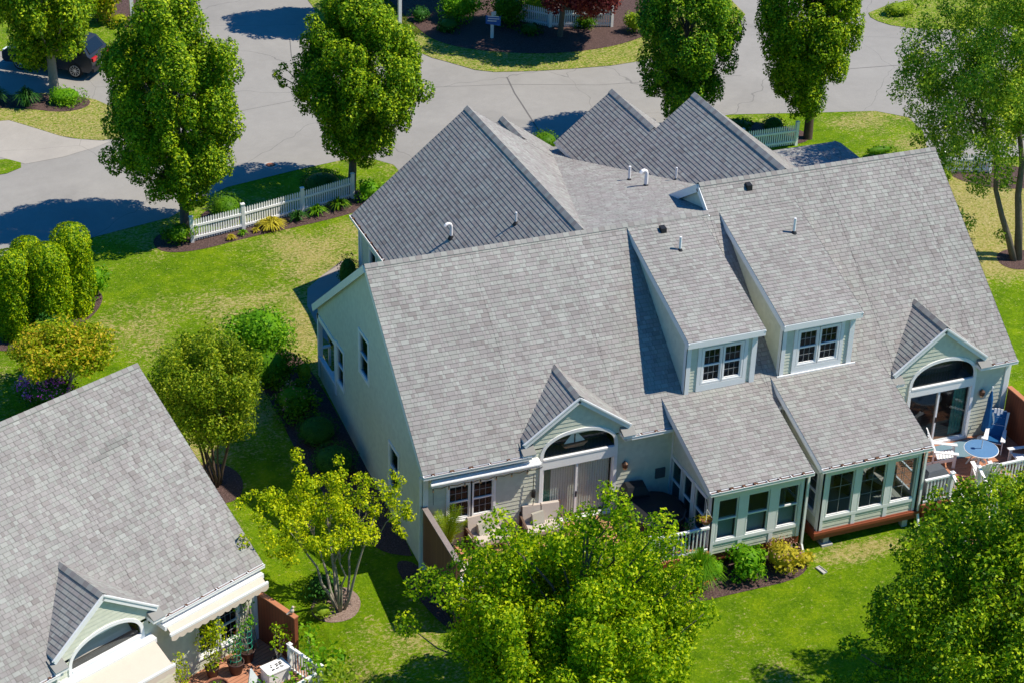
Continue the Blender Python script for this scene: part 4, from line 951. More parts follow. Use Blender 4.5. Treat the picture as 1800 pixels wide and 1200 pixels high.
m.box(-4.0, 0, ZE-.2, -.02, .3, ZE-.18); m.beam((-4.1, -.012, ZE-.09), (0, -.012, ZE-.09), .02, .17); m.box(-22, 0, ZE-.2, -7.5, .3, ZE-.18); m.beam((-22, -.012, ZE-.09), (-7.4, -.012, ZE-.09), .02, .17)
m.split('roof_trim', M['trim'], h2)
wb = MB(); sm = MB()
wall(wb, FR, [(-4.22, -.5), (-.1, -.5), (-.1, 3.24), (-4.22, 3.24)], [(-2.45, -.92, .98, 2.32)], .14)
wall(wb, FR, [(-14, -.5), (-7.3, -.5), (-7.3, 3.24), (-14, 3.24)], [], .14)
U2 = (-6.98, -4.52); wall(wb, FR, [(-7.3, -.5), (-4.22, -.5), (-4.22, 3.40), (-7.3, 3.40)], [(U2[0], U2[1], .52, 4.0)], .14)
frR2 = (V3(-.1, 0, 0), Y, Z, X); courses(sm, frR2, [(.3, -.5), (11.2, .5), (11.2, ZR_-.15-.78*5.35), (YR_, ZR_-.12), (.3, ZE+.1)], .13, .004, 0)
fr, tri, arc = gable_dormer(h2, DC, 5.17, 3.82, 1.80, U2[0], U2[1], 3.02, 3.86)
gable_wall_with_arch(wb, fr, tri, U2[0], U2[1], 3.02, 3.86, arc, .14, .012)
wb.build('wall', M['siding'], h2); sm.build('side_wall', M['siding'], h2)
patio_door(h2, U2[0], U2[1], .52, 2.60, 3.02, -5.75, [(-6.9, -4.6, 'blind', .09)])
m = MB(); m.poly([(-6.9, .55, 3.02), (-4.6, .55, 3.02), (-4.75, .75, 3.62), (-6.2, .75, 3.62)]); m.build('sloped_shade', M['beige'], h2)
window(h2, FR, -2.45, -1.74, .98, 2.32, cols=3, rows=2, casing=.075, glass='darkglass'); window(h2, FR, -1.63, -.92, .98, 2.32, cols=3, rows=2, casing=.075)
m = MB(); m.ob(FR, -.28, -.08, -.4, 3.24, -.02, .04); m.ob(frR2, .26, .42, -.4, 3.4, -.01, .035); m.split('corner_board', M['trim'], h2)
gutter(h2, (-3.95, 0, ZE), (0, 0, ZE), -Y, hang=.6, seed=11); gutter(h2, (-22, 0, ZE), (-7.55, 0, ZE), -Y, hang=.6, seed=12)
downspout(h2, (-.02, .24, 3.2), (-.02, .24, -.2)); downspout(h2, (-7.45, .24, 3.2), (-7.45, .24, -.2))
def awning(name, label, x0, x1, z, out, drop, cas, y0=.26):
    t = thing(name, label, 'awning', H2LOC, H2R); t.scale = (K2,)*3
    m = MB(); m.box(x0, y0-cas-.02, z-.06, x1, y0, z+.10); m.build('cassette', M['white'], t)
    m = MB(); ya = y0-cas-.02; m.hexa([(x0+.08, ya-out, z-drop-.015), (x1-.08, ya-out, z-drop-.015), (x1-.08, ya, z+.01), (x0+.08, ya, z+.01), (x0+.08, ya-out, z-drop), (x1-.08, ya-out, z-drop), (x1-.08, ya, z+.03), (x0+.08, ya, z+.03)]); m.build('cloth', M['awning'], t)
    m = MB(); m.box(x0+.02, ya-out-.07, z-drop-.05, x1-.02, ya-out, z-drop+.03); m.build('front_bar', M['white'], t)
    m = MB(); n = int((x1-x0)/.28)   # scalloped valance
    for i in range(n):
        a = x0+.03+(x1-x0-.06)*i/n; b = x0+.03+(x1-x0-.06)*(i+1)/n; zt = z-drop-.05; yy = ya-out-.075; P = [(a, yy, zt), (b, yy, zt)]
        for k in range(7): q = k/6; P.append((b+(a-b)*q, yy-.01, zt-.13-.07*math.sin(math.pi*q)))
        m.poly(P); m.poly([(x_, y_+.012, z_) for x_, y_, z_ in P][::-1])
    m.build('valance', M['awning'], t); return t
awning('awning', 'long narrow awning with white top and scalloped beige edge under the neighbour gutter', -3.92, -.12, 3.06, .17, .10, .42)
awning('awning', 'beige awning opened over the patio door below the neighbour arched window', -7.42, -4.18, 2.76, .80, .40, .34)

class Frame2:
    """places things standing on the neighbour's deck"""
    @staticmethod
    def w(x, y, z):
        c_, s_ = math.cos(H2R), math.sin(H2R); return (H2LOC[0]+K2*(x*c_-y*s_), H2LOC[1]+K2*(x*s_+y*c_), H2LOC[2]+K2*z)
dk2 = thing('deck', 'small orange-brown deck crowded with potted plants beside the neighbour house', 'deck', H2LOC, H2R); dk2.scale = (K2,)*3
deck_floor(dk2, -8.5, -.15, -3.2, .26, .45)
m = MB(); railing(m, (-.45, -3.15, 0), (-.45, -1.75, 0), .45, 1.40); railing(m, (-4.5, -3.15, 0), (-.45, -3.15, 0), .45, 1.30); railing(m, (-8.4, -3.15, 0), (-4.5, -3.15, 0), .45, 1.4); m.build('railing', M['white'], dk2)
for x, y in ((-.45, -3.15), (-.45, -1.7), (-4.5, -3.15)): post(dk2, x, y, .1, 1.45)
s2 = screen('red-brown board screen carrying a small bird figure beside the neighbour deck', -.1, -1.62, .24, .1, 2.28, .08, 'redwood', 'redcap', H2LOC, H2R, K2)
t = thing('bird_figure', 'small pale bird figure perched on the end of the red-brown screen', 'ornament', Frame2.w(-.1, -1.45, 2.28))
m = MB(); m.sphere((0, 0, .13), .07, .05, .09, 10); m.sphere((.03, 0, .25), .045, .04, .045, 10); m.beam((-.05, 0, .12), (-.16, 0, .04), .05, .02); m.build('body', M['awning'], t, True)
m = MB(); m.beam((.065, 0, .25), (.11, 0, .24), .015, .015); m.build('beak', M['amber'], t); m = MB(); m.tube([(0, 0, 0), (0, 0, .06)], .012, 5); m.build('leg', M['bark'], t)

# ------------------------------------------------------------------ foliage
def leaf_cloud(name, P, N, size, material, parent, aspect=.62, rng=RNG):
    n = len(P); r = rng.normal(size=(n, 3)); N = N/np.maximum(np.linalg.norm(N, axis=1, keepdims=True), 1e-6)
    T = np.cross(N, r); T /= np.maximum(np.linalg.norm(T, axis=1, keepdims=True), 1e-6); B = np.cross(N, T)
    s = size*(.45+1.1*rng.random((n, 1))); a = T*s*.5; b = B*s*.5*aspect
    V = np.stack([P-a, P+b-a*.1+N*s*.08, P+a, P-b-a*.1+N*s*.08], 1).reshape(-1, 3).astype(np.float32)
    me = bpy.data.meshes.new(name); me.vertices.add(4*n); me.vertices.foreach_set('co', V.ravel())
    me.loops.add(4*n); me.loops.foreach_set('vertex_index', np.arange(4*n, dtype=np.int32))
    me.polygons.add(n); me.polygons.foreach_set('loop_start', np.arange(0, 4*n, 4, dtype=np.int32)); me.polygons.foreach_set('loop_total', np.full(n, 4, np.int32))
    me.update(calc_edges=True); me.materials.append(material)
    o = bpy.data.objects.new(name, me); C.objects.link(o); o.parent = parent; return o
def blob_leaves(blobs, per, rng, up=.35, jitter=.75, shell=.55, power=.45):
    """leaves through a list of clumps (x,y,z,rx,ry,rz)"""
    Ps, Ns = [], []
    for (x, y, z, rx, ry, rz) in blobs:
        n = max(8, int(per*(rx*ry*rz)**(2/3))); d = rng.normal(size=(n, 3)); d /= np.linalg.norm(d, axis=1, keepdims=True)
        r = shell+(1-shell)*rng.random((n, 1))**power; lump = 1+.16*np.sin(d[:, :1]*7+x)*np.cos(d[:, 1:2]*6+y)
        p = d*r*lump*np.array([rx, ry, rz])+np.array([x, y, z]); Ps.append(p)
        nn = d/np.array([rx, ry, rz])*min(rx, rz)+rng.normal(size=(n, 3))*jitter+np.array([0, 0, up]); Ns.append(nn)
    return np.concatenate(Ps), np.concatenate(Ns)
def crown_blobs(rh, rv, n, br, rng, shape='oval', zc=0, tall=1.25, inner=.55):
    out = []
    while len(out) < n:
        d = rng.normal(size=3); d /= np.linalg.norm(d); r = (inner+(1-inner)*rng.random()**.6); p = d*r
        t = p[2]   # -1..1
        if shape == 'oval': k = 1-.10*max(0, t)**2-.12*max(0, -t)
        elif shape == 'vase': k = .62+.46*(t+1)/2*1.0 if t < .3 else .90
        elif shape == 'cone': k = 1.05-.35*(t+1)/2
        else: k = 1
        b = br*(.7+.6*rng.random()); s = max(.1, 1-b/max(rh, .1)*.8)
        out.append((p[0]*rh*s*k, p[1]*rh*s*k, zc+p[2]*(rv-b*.9), b, b, b*tall))
    return out
def limb(m, a, b, r0, r1, rng, n=5, wob=.06, sag=0):
    a, b = np.array(a, float), np.array(b, float); L_ = np.linalg.norm(b-a); pts = []; rad = []
    for i in range(n+1):
        t = i/n; p = a+(b-a)*t+rng.normal(size=3)*wob*L_*math.sin(math.pi*t)*.5+V3(0, 0, sag*math.sin(math.pi*t)); pts.append(p); rad.append(r0+(r1-r0)*t)
    m.tube(pts, rad, 7, True); return pts
def tree(label, base, cx, cy, cz, rh, rv, mt, n=90, br=.55, per=330, leaf=.15, shape='oval', trunk_r=.16, bark='bark', stems=1, seed=1, group=None, name='tree', shell=.55, jitter=.6, inner=.5, tall=1.45, clear=None, extra=(), stem_spread=.5, up=.55, cat='tree', twigs=26):
    rng = np.random.default_rng(seed); bx, by = base; bz = zg(by)-.05
    t = thing(name, label, cat, (bx, by, bz), 0, group); C0 = V3(cx-bx, cy-by, cz-bz)
    bl = [(x+C0[0], y+C0[1], z+C0[2], a, b, c_) for x, y, z, a, b, c_ in crown_blobs(rh, rv, n, br, rng, shape, 0, tall, inner)]
    for e in extra: bl.append((e[0]-bx, e[1]-by, e[2]-bz, e[3], e[3], e[3]*1.05))
    m = MB(); ends = sorted(bl[:n], key=lambda b: rng.random())[:twigs]+bl[n:]
    if stems == 1:
        top = C0+V3(rng.normal()*.2, rng.normal()*.2, rv*.55); hgt = top[2]
        pts = [V3(0, 0, -.1), V3(0, 0, .05), V3(C0[0]*.15+rng.normal()*.05, C0[1]*.15, hgt*.25), V3(C0[0]*.5, C0[1]*.5, hgt*.5), V3(C0[0]*.85, C0[1]*.85, hgt*.75), top]
        m.tube(pts, [trunk_r*1.35, trunk_r*1.15, trunk_r*.95, trunk_r*.7, trunk_r*.45, trunk_r*.15], 10)
        for b in ends:
            q = min(.9, max(.22, (b[2]-rh*.9)/hgt)); k = q*5 if False else 0
            zz = q*hgt; f = np.interp(zz, [p[2] for p in pts], range(6)); i = min(4, int(f)); o_ = pts[i]+(pts[i+1]-pts[i])*(f-i)
            limb(m, o_, V3(*b[:3]), trunk_r*.34, .012, rng)
    else:
        for s_ in range(stems):
            a = 2*math.pi*s_/stems+rng.random(); st = V3(math.cos(a)*.10, math.sin(a)*.10, -.05)
            e = C0+V3(math.cos(a)*rh*stem_spread, math.sin(a)*rh*stem_spread, -rv*.25+rng.random()*rv*.4)
            pts = limb(m, st, e, trunk_r*(.8+.4*rng.random()), trunk_r*.3, rng, 6, .035)
            near = sorted(bl, key=lambda b: np.linalg.norm(V3(*b[:3])-e))[:4]
            for b in near: limb(m, pts[4], V3(*b[:3]), trunk_r*.35, .01, rng, 4)
    m.build('trunk', M[bark], t, True)
    P, N = blob_leaves(bl, per*4, rng, up, jitter, shell)
    leaf_cloud('crown', P, N, leaf, L[mt], t, rng=rng); return t
EX = dict(T8=[(2.3, -8.3, 6.2, .6), (1.1, -7.9, 5.9, .55), (3.3, -8.7, 5.7, .6), (.2, -7.5, 5.5, .5), (2.7, -8.5, 6.7, .45), (1.8, -8.0, 6.7, .45), (3.9, -9.0, 5.9, .45), (-.5, -7.2, 5.1, .5), (-1.4, -6.9, 4.8, .5), (-2.1, -6.46, 4.6, .42), (-2.45, -6.31, 4.3, .36), (-1.95, -7.4, 4.8, .45), (-.4, -7.2, 6.5, .5), (2.45, -8.35, 7.2, .45), (2.2, -8.2, 7.6, .3), (3.6, -8.8, 6.5, .5), (4.35, -9.1, 5.0, .45), (4.4, -10.1, 4.4, .4), (-1.1, -6.9, 5.5, .5), (-2.9, -6.9, 3.6, .4)],
          T9=[(8.5, -11.1, 2.9, .35), (8.3, -11.0, 1.3, .5), (9.2, -11.3, 4.6, .35), (7.9, -10.9, .9, .35), (11.6, -12.3, 8.1, .5), (10.9, -12.0, 7.3, .55), (12.5, -12.6, 8.4, .6), (13.6, -13.0, 8.4, .6), (10.1, -11.7, 6.8, .4), (13.0, -12.8, 7.4, .6), (14.5, -13.4, 7.8, .6), (11.6, -12.3, 7.0, .5), (12.0, -12.4, 6.2, .6), (10.4, -11.9, 5.9, .55), (10.0, -11.7, 4.9, .5), (9.9, -11.6, 3.6, .55), (9.5, -11.4, 2.2, .5), (11.0, -12.0, 6.6, .55), (12.4, -12.6, 7.0, .55), (9.0, -11.2, 1.6, .4), (13.6, -13, 7.1, .5)],
          T2=[(2.75, 25.4, 6.2, .22), (3.0, 25.3, 6.55, .18), (2.95, 25.3, 5.85, .2), (4.2, 24.9, 7.0, .38), (8.3, 23.3, 5.6, .45), (4.1, 24.8, 8.5, .35)],
          T1=[(-4.4, 24.7, 3.9, .4), (-4.2, 24.6, 3.45, .32), (-3.9, 24.5, 4.1, .45), (-4.0, 24.5, 7.9, .45)],
          T5=[(24.6, 12.9, 8.3, .6), (24.9, 12.8, 7.3, .55), (25.2, 12.6, 6.4, .5), (27.3, 11.7, 2.1, .4), (27.5, 11.7, 3.6, .5), (25.6, 12.4, 5.5, .5), (24.3, 13.0, 9.9, .5), (28.6, 11.2, 1.6, .3), (26.8, 11.9, 2.5, .35), (26.2, 12.3, 4.4, .4)])
STREET = 'oval trees along the street'
tree('tall oval tree behind the left end of the picket fence with four posts', (-1.85, 23.2), -1.95, 23.2, 6.65, 2.9, 4.9, 'maple', 210, .45, 640, .105, seed=11, group=STREET, extra=EX['T1'], trunk_r=.17)
tree('oval tree behind the right end of the picket fence with four posts', (5.5, 24.4), 5.85, 24.3, 6.15, 2.75, 3.75, 'maple', 200, .44, 640, .105, seed=12, group=STREET, extra=EX['T2'], trunk_r=.16)
tree('oval tree shading the parked dark car at the top left', (-4.2, 38.6), -4.4, 38.7, 6.7, 2.85, 4.9, 'maple', 165, .48, 480, .125, seed=13, group=STREET, trunk_r=.2, bark='palebark')
tree('dark leaved tree rising behind the twin pointed roofs', (21.1, 25.2), 21.2, 25.4, 5.9, 2.50, 4.2, 'maple2', 160, .43, 560, .11, seed=14, group=STREET, trunk_r=.16)
tree('vase shaped tree standing beside the short white fence on the lawn behind the right unit', (26.5, 23.2), 26.1, 23.4, 5.9, 2.70, 4.0, 'maple', 170, .44, 560, .11, 'vase', seed=15, group=STREET, trunk_r=.19, bark='darkbark')
tree('darker tree behind the oval tree by the road, cut off by the top edge', (11.2, 42.3), 11.2, 42.5, 5.6, 2.4, 3.7, 'maple2', 110, .5, 260, .16, seed=16, trunk_r=.17)
tree('tall airy tree with a leaning forked trunk at the top right corner', (29.3, 10.9), 28.2, 12.1, 8.6, 4.6, 6.0, 'birch', 370, .48, 300, .10, shape='x', seed=17, extra=EX['T5'], trunk_r=.15, bark='bark', stems=2, stem_spread=.22, shell=.15, inner=.12, jitter=1.0, tall=1.0, twigs=40)
tree('multi-stemmed small-leaved tree between the two houses, beside the neighbour roof', (-4.9, 6.5), -5.0, 6.6, 3.75, 2.05, 2.05, 'serv', 130, .40, 460, .082, shape='x', seed=18, trunk_r=.055, bark='darkbark', stems=7, stem_spread=.55, shell=.25, inner=.35, jitter=1.0)
lay = [(-4.9, -.6, 3.05, .62), (-4.5, -.9, 2.2, .45), (-4.5, -.2, 3.5, .62), (-3.9, -.9, 2.75, .60), (-3.6, .2, 3.75, .60), (-2.9, -.3, 3.35, .62), (-2.2, -.5, 3.1, .60), (-1.5, -.6, 2.75, .55), (-1.0, -.2, 3.3, .48), (-2.0, .3, 3.8, .50), (-4.5, -.9, 2.35, .42), (-4.9, .1, 3.5, .36), (-3.2, -1.0, 2.9, .45), (-.9, -.7, 2.5, .38)]
lay2 = []
rr = np.random.default_rng(3)
for x, y, z, r_ in lay:
    for _ in range(8): d = rr.normal(size=3); lay2.append((x+d[0]*r_*.72, y+d[1]*r_*.8, z+d[2]*.20, r_*.38))
tree('low umbrella shaped tree with yellow-green leaves and bare pale stems beside the long gable wall', (-2.9, -.7), -3.0, -.5, 3.0, 2.0, .5, 'yellow', 14, .36, 560, .08, shape='x', seed=19, trunk_r=.05, bark='palebark', stems=7, stem_spread=.62, shell=.3, inner=.4, jitter=.9, extra=lay2, tall=.8)
tree('large bright green tree with star shaped leaves in front of the left deck', (1.7, -8.1), 1.55, -8.0, 2.95, 3.8, 3.0, 'sweet', 380, .42, 430, .10, shape='x', seed=20, extra=EX['T8'], trunk_r=.17, bark='bark', shell=.3, inner=.35, jitter=.9)
tree('large dark green tree filling the bottom right corner', (14.5, -13.4), 13.3, -12.8, 3.9, 4.9, 3.8, 'maple', 330, .44, 400, .10, shape='x', seed=21, extra=EX['T9'], trunk_r=.2, shell=.35, inner=.4, jitter=.9)
tree('small tree with orange tinged leaves in the left lawn above the neighbour roof', (-8.9, 12.2), -8.7, 12.3, 2.75, 2.05, 1.0, 'orange', 80, .42, 340, .10, shape='x', seed=22, trunk_r=.06, stems=4, shell=.3, inner=.3, jitter=.9, tall=.75, bark='palebark')
tree('dark red leaved maple on the mulch bed at the top of the view', (20.6, 37.8), 21.2, 36.9, 6.1, 3.6, 3.5, 'red', 150, .55, 330, .14, shape='x', seed=23, trunk_r=.13, bark='bark')
tree('leafy green tree over the dark mulch at the top edge, left of the red maple', (17.6, 43.6), 17.6, 43.6, 6.6, 3.0, 3.2, 'maple2', 80, .55, 280, .15, shape='x', seed=26, trunk_r=.14)
tree('salmon maple beside the dark red one at the top, painted as its sunlit part', (23.6, 39.4), 23.6, 39.6, 3.5, 1.5, 1.2, 'sunlitred', 34, .45, 330, .14, shape='x', seed=24, trunk_r=.09)
tree('small tree with golden tips beside the white post at the top left', (-.6, 46.6), -.6, 46.6, 3.0, 1.5, 1.7, 'orange', 34, .45, 320, .13, shape='x', seed=25, trunk_r=.07)

def shrub(label, x, y, rh, h, mt, leaf=.07, per=1500, lumps=0, seed=0, name='shrub', group=None, rx=None, jitter=.55, cat='shrub', flat=1.0, zoff=0, box=False):
    rng = np.random.default_rng(100+seed); z0 = zg(y)+zoff; t = thing(name, label, cat, (x, y, z0), 0, group); rx = rx or rh
    if lumps:
        bl = []
        for _ in range(lumps):
            a = rng.random()*2*math.pi; r = math.sqrt(rng.random())*.72; b = rh*(.30+.14*rng.random()); hh = h*(1-.45*r*r)
            bl.append((math.cos(a)*r*rx, math.sin(a)*r*rh, max(b*.6, hh-b*.9-rng.random()*h*.35), b, b, b*.9))
        bl.append((0, 0, h*.4, rx*.66, rh*.66, h*.42))
        P, N = blob_leaves(bl, per, rng, .35, jitter, .6)
    else:
        bl = [(0, 0, h*.5, rx, rh, h*.52)]; P, N = blob_leaves(bl, per*1.9, rng, .2, jitter*.9, .80, .6); P = P*(1+.05*np.sin(P[:, :1]*9+seed)*np.cos(P[:, 1:2]*8)+.04*np.sin(P[:, 2:3]*13))
    P = P[P[:, 2] > 0.01] if True else P; N = N[:len(P)] if len(N) != len(P) else N
    leaf_cloud('foliage', P, N+P*.0, leaf, L[mt], t, rng=rng)
    m = MB(); m.sphere((0, 0, h*.46), rx*.80 if not lumps else rx*.55, rh*.80 if not lumps else rh*.55, h*.42 if not lumps else h*.30, 12)
    for k in range(5): a = k*1.3; m.tube([(0, 0, 0), (math.cos(a)*rx*.3, math.sin(a)*rh*.3, h*.4)], .02, 5)
    m.build('branches', L[mt], t, True); return t
def blossoms(parent, rh, h, mt, n, seed, size=.10, rx=None):
    rng = np.random.default_rng(seed); rx = rx or rh; bl = []
    for _ in range(n):
        a = rng.random()*2*math.pi; r = math.sqrt(rng.random())*.92; bl.append((math.cos(a)*r*rx, math.sin(a)*r*rh, h*(1-.5*r*r)+.02, size, size, size*.8))
    P, N = blob_leaves(bl, 60/size**1.2*.35, rng, .4, .6, .6); leaf_cloud('blossoms', P, N, size*.42, M[mt], parent, .9, rng)

BALL = 'clipped round shrubs beside the gable wall'
shrub('dark clipped round shrub beside the gable wall, the nearer of two', -1.0, 6.0, .80, 1.05, 'dark', .055, 1600, seed=1, group=BALL)
shrub('dark clipped round shrub beside the gable wall, just above the nearer ball', -1.05, 7.75, .76, 1.0, 'dark', .055, 1600, seed=2, group=BALL)
shrub('sunlit clipped round shrub behind the picket fence, under the tall oval tree', -.1, 23.5, .74, 1.15, 'box', .055, 1700, seed=3)
shrub('dark round shrub behind the picket fence under the second street tree', 4.3, 24.6, .95, .95, 'dark', .06, 1500, seed=4)
shrub('flat topped clipped shrub between the two shingled roof peaks by the road', 14.7, 25.6, .68, .95, 'box', .055, 1600, seed=5)
shrub('dark red-brown clipped ball behind the short fence', 25.1, 23.9, .56, 1.0, 'dark', .055, 1600, seed=6)
rh_ = shrub('broad leaved shrub beside the dark ball behind the short fence', 23.7, 24.4, .75, .95, 'dark', .13, 700, 10, seed=7)
ARB = 'clipped arborvitae columns at the left edge'
def arb(label, x, y, rh, h, seed):
    rng = np.random.default_rng(seed); t = thing('arborvitae', label, 'tree', (x, y, zg(y)), 0, ARB)
    n = 12000; zz = rng.random(n)*h; prof = np.where(zz < h*.8, 1-.10*(1-zz/h)*0, np.sqrt(np.maximum(0, 1-((zz-h*.8)/(h*.2))**2))); prof = prof*(.86+.14*np.minimum(1, zz/h*3))
    a = rng.random(n)*2*math.pi; lump = 1+.05*np.sin(a*4+zz*2)+.05*np.sin(a*9-zz*5)+.04*np.sin(a*13+zz*11)
    r = rh*prof*lump*(1.03-.20*rng.random(n)**1.5); P = np.stack([np.cos(a)*r, np.sin(a)*r, zz], 1)
    N = np.stack([np.cos(a), np.sin(a), .35+.8*(zz/h > .8)], 1)+rng.normal(size=(n, 3))*.55
    leaf_cloud('foliage', P, N, .085, L['arb'], t, .5, rng)
    m = MB(); m.lathe((0, 0, 0), [(rh*.70, .1), (rh*.78, h*.4), (rh*.76, h*.75), (rh*.5, h*.9), (.02, h*.95)], 14); m.tube([(0, 0, -.1), (0, 0, .5)], .08, 7); m.build('trunk', L['arb'], t, True); return t
arb('clipped arborvitae column at the very left edge beside the road', -9.55, 16.9, .70, 3.45, 31)
arb('middle clipped arborvitae column of the left row', -8.25, 16.9, .74, 3.5, 32)
arb('tallest clipped arborvitae column, right end of the left row', -7.2, 18.0, .74, 3.6, 33)
arb('clipped arborvitae column half hidden behind the middle one', -8.7, 18.6, .62, 3.0, 34)
shrub('light green loose shrub beside the tallest arborvitae', -6.25, 18.9, .62, 1.5, 'fresh', .10, 800, 12, seed=10)
shrub('dark green loose shrub in front of the arborvitae row', -8.5, 15.6, .85, 1.5, 'dark', .11, 800, 14, seed=11)
hy = shrub('rounded hydrangea covered in purple blossoms above the neighbour roof ridge', -9.3, 12.4, 1.1, 1.25, 'dark', .10, 700, 9, seed=12, cat='flowering shrub'); blossoms(hy, 1.08, 1.25, 'purple', 120, 5, .14)
shrub('big shrub with sunlit top beside the recessed porch of the gable wall', -1.5, 13.2, 1.5, 2.1, 'fresh', .10, 800, 26, seed=13)
shrub('small bright green shrub beside the porch post', -.55, 10.9, .42, 1.2, 'lime', .09, 800, 8, seed=14)
r1 = shrub('dark shrub with faded pink blossoms beside the gable wall', -1.35, 9.4, 1.05, 1.35, 'box', .10, 750, 16, seed=15, cat='flowering shrub'); blossoms(r1, .85, 1.2, 'dustypink', 16, 7, .12)
shrub('deep green shrub under the porch opening', -1.7, 11.3, 1.15, 1.6, 'box', .10, 750, 18, seed=16)
shrub('dark dense shrub against the garage wing wall beside the path', 2.75, 16.2, .42, 1.6, 'dark', .06, 1500, seed=17)
shrub('leafy shrub at the left end of the picket fence', -2.35, 22.1, .75, 1.05, 'box', .10, 800, 12, seed=18)
shrub('leafy shrub at the right end of the picket fence near the roof corner', 5.95, 23.4, .75, 1.05, 'fresh', .10, 800, 11, seed=19)
shrub('small golden shrub on the round mulch bed under the umbrella shaped tree', -3.55, -.85, .48, .55, 'lime', .07, 1100, 8, seed=20)
shrub('dark low shrub behind the stems of the umbrella shaped tree', -3.2, .1, .75, .8, 'dark', .09, 900, 10, seed=21)
shrub('rounded lime green shrub beside the parked dark car', -4.0, 37.1, .95, .85, 'fresh', .08, 900, 14, seed=22, rx=1.15)
shrub('fresh green rounded shrub in front of the left sunroom', 9.75, -3.15, .82, 1.30, 'fresh', .12, 700, 14, seed=24)
h_ = shrub('hydrangea with dusty pink heads in front of the left sunroom', 10.95, -3.25, .80, 1.15, 'golden', .10, 750, 13, seed=25, cat='flowering shrub'); blossoms(h_, .62, 1.15, 'dustypink', 24, 9, .12)
shrub('low leafy shrub beside the ornamental grass', 8.75, -2.95, .45, .75, 'fresh', .10, 800, 7, seed=26)
shrub('golden variegated plant at the edge of the lawn by the splash block', 11.75, -3.3, .42, .55, 'golden', .10, 700, 6, seed=27)
shrub('low hedge on the lawn behind the right unit porch roof', 28.6, 20.6, .35, .55, 'box', .07, 1200, 9, seed=28, rx=1.1)
shrub('yellow leaved shrub beside the right end wall of the house', 29.9, 17.4, .45, .7, 'lime', .09, 800, 7, seed=29)
shrub('rounded green shrub on the top mulch bed, left of the blue sign', 16.6, 41.4, 1.45, 1.9, 'fresh', .11, 650, 18, seed=30, rx=1.5)
shrub('rounded green shrub directly above the blue sign', 18.9, 40.5, 1.3, 1.75, 'box', .11, 650, 18, seed=31)
shrub('bright yellow-green shrub at the right end of the top fence', 24.4, 37.2, .75, 1.3, 'lime', .11, 700, 12, seed=32)
for k_, (lb_, x_, y_, r_, h2_, m_) in enumerate((('low dark shrub on the top mulch bed right of the blue sign', 19.3, 38.6, .7, .7, 'dark'), ('low dark shrub on the top mulch bed left of the blue sign', 15.6, 40.2, .8, .8, 'dark'), ('mid green shrub beside the trunk of the dark red maple', 22.3, 38.6, .7, .8, 'box'), ('dark shrub in the shade below the white lamp post', 14.7, 41.9, .7, .9, 'dark'), ('yellow-green loose shrub between the two round green shrubs at the top', 20.6, 40.6, 1.0, 1.6, 'lime'), ('low spreading plant at the right end of the top mulch bed', 25.4, 36.9, .6, .5, 'box'))):
    shrub(lb_, x_, y_, r_, h2_, m_, .10, 700, 10, seed=50+k_)
shrub('shrub with orange tips at the foot of the white post', .3, 45.6, .7, .8, 'orange', .09, 800, 8, seed=33)
shrub('dark shrub right of the foot of the white post', 2.3, 46.3, .8, 1.3, 'maple2', .10, 800, 10, seed=34)
shrub('yellow-green shrub in the top right island', 38.6, 35.4, .9, .8, 'lime', .1, 700, 9, seed=35, rx=1.3)
def clump(label, x, y, r, h, mt, n=420, wdt=.03, seed=0, name='ornamental_grass', group=None, arch=.9, zoff=0, cat='grass clump'):
    """arching blades springing from one point"""
    rng = np.random.default_rng(500+seed); t = thing(name, label, cat, (x, y, zg(y)+zoff), 0, group); m = MB()
    for _ in range(n):
        a = rng.random()*2*math.pi; tilt = rng.random()**.7; L_ = h*(.75+.4*rng.random()); d = V3(math.cos(a), math.sin(a), 0); s_ = V3(-d[1], d[0], 0)*wdt/2
        p = d*rng.random()*.08*r/.5; prev = p; w0 = 1.0
        for k in range(1, 5):
            q = k/4; nx = d*(r*tilt*(q**1.3))+V3(0, 0, L_*(math.sin(q*math.pi*.62)*(1-.25*tilt*arch)-.35*arch*tilt*q*q)); w1 = 1-q*.85
            m.poly([prev-s_*w0, prev+s_*w0, nx+s_*w1, nx-s_*w1]); prev = nx; w0 = w1
    m.build('blades', L[mt], t); return t
clump('fine arching ornamental grass in front of the left sunroom corner', 7.95, -2.15-1.2, .95, 1.55, 'fresh', 900, .028, 1)
clump('broad bladed plant left of the lime shrub near the parked car', -5.7, 37.2, .8, .95, 'dark', 300, .07, 2, group='broad bladed plants near the parked car')
clump('broad bladed plant at the left edge near the parked car', -7.0, 37.8, .85, .95, 'dark', 300, .07, 3, group='broad bladed plants near the parked car')
HO = 'leafy perennials along the picket fence'
def hosta(label, x, y, r, h, mt, seed, n=90, lf=.17): return clump(label, x, y, r, h, mt, n, lf*.55, seed, 'perennial', HO, 1.0, 0, 'plant')
hosta('wide yellow-green hosta in front of the picket fence', 1.45, 22.25, .72, .45, 'golden', 10, 260, .2)
hosta('dark green perennial right of the yellow hosta', 2.6, 22.5, .55, .5, 'dark', 11); hosta('fresh green perennial near the right end of the picket fence', 3.5, 22.75, .55, .5, 'fresh', 12)
hosta('dark green perennial beside the last fence post', 4.5, 23.0, .6, .55, 'box', 13); hosta('tiny yellow perennial in the mulch left of the middle post', -.35, 21.75, .28, .25, 'golden', 14, 50)
hosta('tiny green perennial at the foot of the middle fence post', .2, 22.0, .28, .25, 'fresh', 15, 50); hosta('tiny yellow perennial right of the middle fence post', .75, 22.05, .25, .22, 'golden', 16, 50)
hosta('green perennial behind the picket fence', 1.6, 23.5, .5, .4, 'box', 17); hosta('light green perennial behind the middle of the picket fence', 1.0, 22.9, .3, .35, 'lime', 18, 50)
